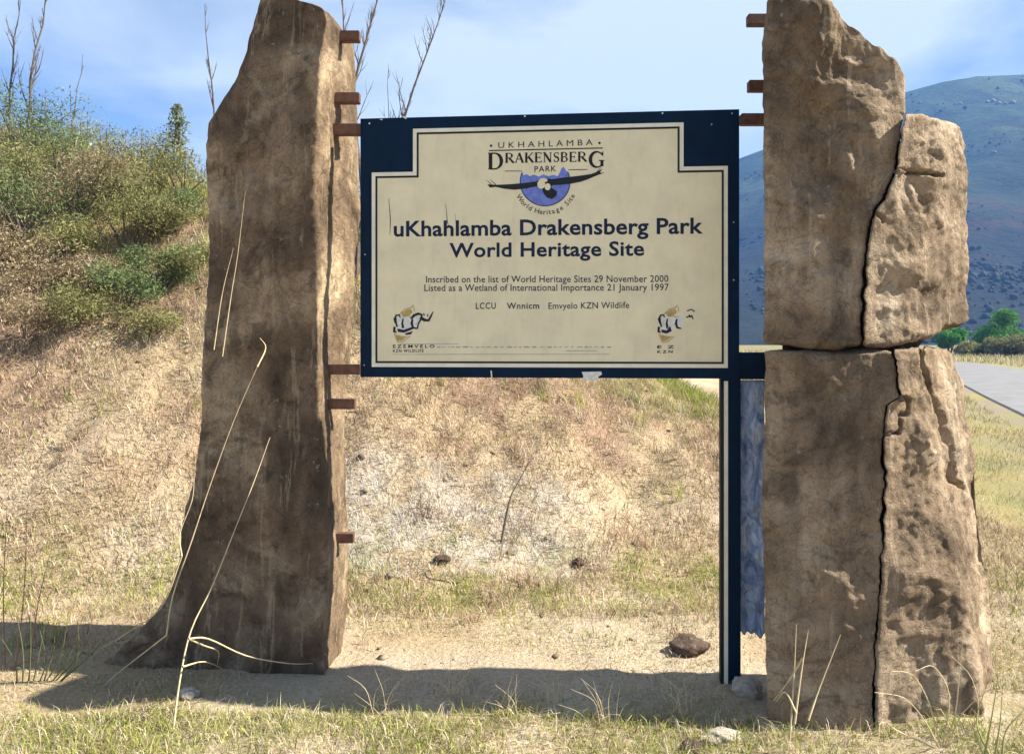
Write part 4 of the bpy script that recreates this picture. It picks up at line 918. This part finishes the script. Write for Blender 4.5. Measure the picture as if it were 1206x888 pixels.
def rock(u, v, Y, sx, sy, sz, mat, label, seed, name='rock', group=None, cat='rock'):
    bm = bmesh.new(); bmesh.ops.create_icosphere(bm, subdivisions=4 if Y < 20 else 2, radius=1)
    co = np.array([q.co[:] for q in bm.verts]); d = 1+.28*fbm(co*1.2+seed, 4)-.1*np.abs(fbm(co*2.4+seed, 2))
    c = pix(u, v, Y); zz = gz1(c.x, c.y) if Y < 60 else float(hill_h(np.array([c.x]), np.array([c.y]))[0])
    for q, k, p in zip(bm.verts, d, co): q.co = Vector((p[0]*k*sx+c.x, p[1]*k*sy+c.y, max(p[2], -.5)*k*sz+zz+sz*.35))
    for f in bm.faces: f.smooth = Y < 20
    me = bpy.data.meshes.new(name); bm.to_mesh(me); bm.free(); o = link(name, me, M[mat], label=label, category=cat)
    if group: o['group'] = group
Yk = F*CH/(768-HY); rock(811, 768, Yk, .095, .08, .055, 'rock', 'dark brown rock on pale ground left of the striped post', 1.3)
rock(815, 880, 3.17, .045, .05, .035, 'rock', 'small dark stone at the bottom edge near the post', 4.1)
rock(848, 868, 3.28, .085, .06, .03, 'palerock', 'flat pale stone at the foot of the striped post', 7.7)
rock(880, 812, 3.68, .07, .06, .05, 'palerock', 'pale stone between the striped post and the right pillar', 2.2)
rock(222, 822, 3.55, .045, .04, .03, 'palerock', 'pale little stone before the foot of the left pillar', 9.2)
rock(520, 634, 5.35, .06, .05, .03, 'rock', 'dark stone on the ashy lower bank below the sign', 3.6)
rock(682, 634, 5.4, .045, .05, .035, 'rock', 'dark stone at centre of the lower bank right of the twig', 5.6)
# rock outcrop near the top of the hill: found by marching along the sight line
def on_hill(u, v):
    Ys = np.arange(240, 760, 1.5); xs_ = (u-CX)/F*Ys; zs_ = CH-(v-HY)/F*Ys; hh = hill_h(xs_, Ys); k = np.argmax(hh >= zs_); return Ys[k] if (hh >= zs_).any() else 690.0
for i, (u, v, s) in enumerate([(1163, 122, 1.7), (1169, 121, 2.1), (1176, 123, 1.8), (1184, 124, 1.3), (1193, 122, 1.9), (1131, 123, 1.4), (1084, 122, 1.3), (1171, 181, 1.2)]):
    rock(u, v, float(on_hill(u, v)), s*1.2, s, s*.9, 'outcrop', 'pale rock outcrop high on the hazy blue hillside', 11+i*1.7, 'rock_outcrop', 'rock outcrops on the hill')

# ------------------------------------------------------------------ haze
me = box_mesh('haze', Vector((0, 0, 118)), 2650, 2650, 122, 0, 0)
M['haze'] = bpy.data.materials.new('haze'); M['haze'].use_nodes = True; nt = M['haze'].node_tree; nt.nodes.clear()
ho = N(nt, 'ShaderNodeOutputMaterial'); pv = N(nt, 'ShaderNodeVolumePrincipled'); pv.inputs['Density'].default_value = 0.00048
pv.inputs['Color'].default_value = (0.17, 0.40, 1.0, 1); pv.inputs['Anisotropy'].default_value = 0.0
L(nt, pv.outputs[0], ho.inputs['Volume'])
link('haze', me, M['haze'], kind='stuff', label='thin blue air haze in front of the far hill', category='haze')
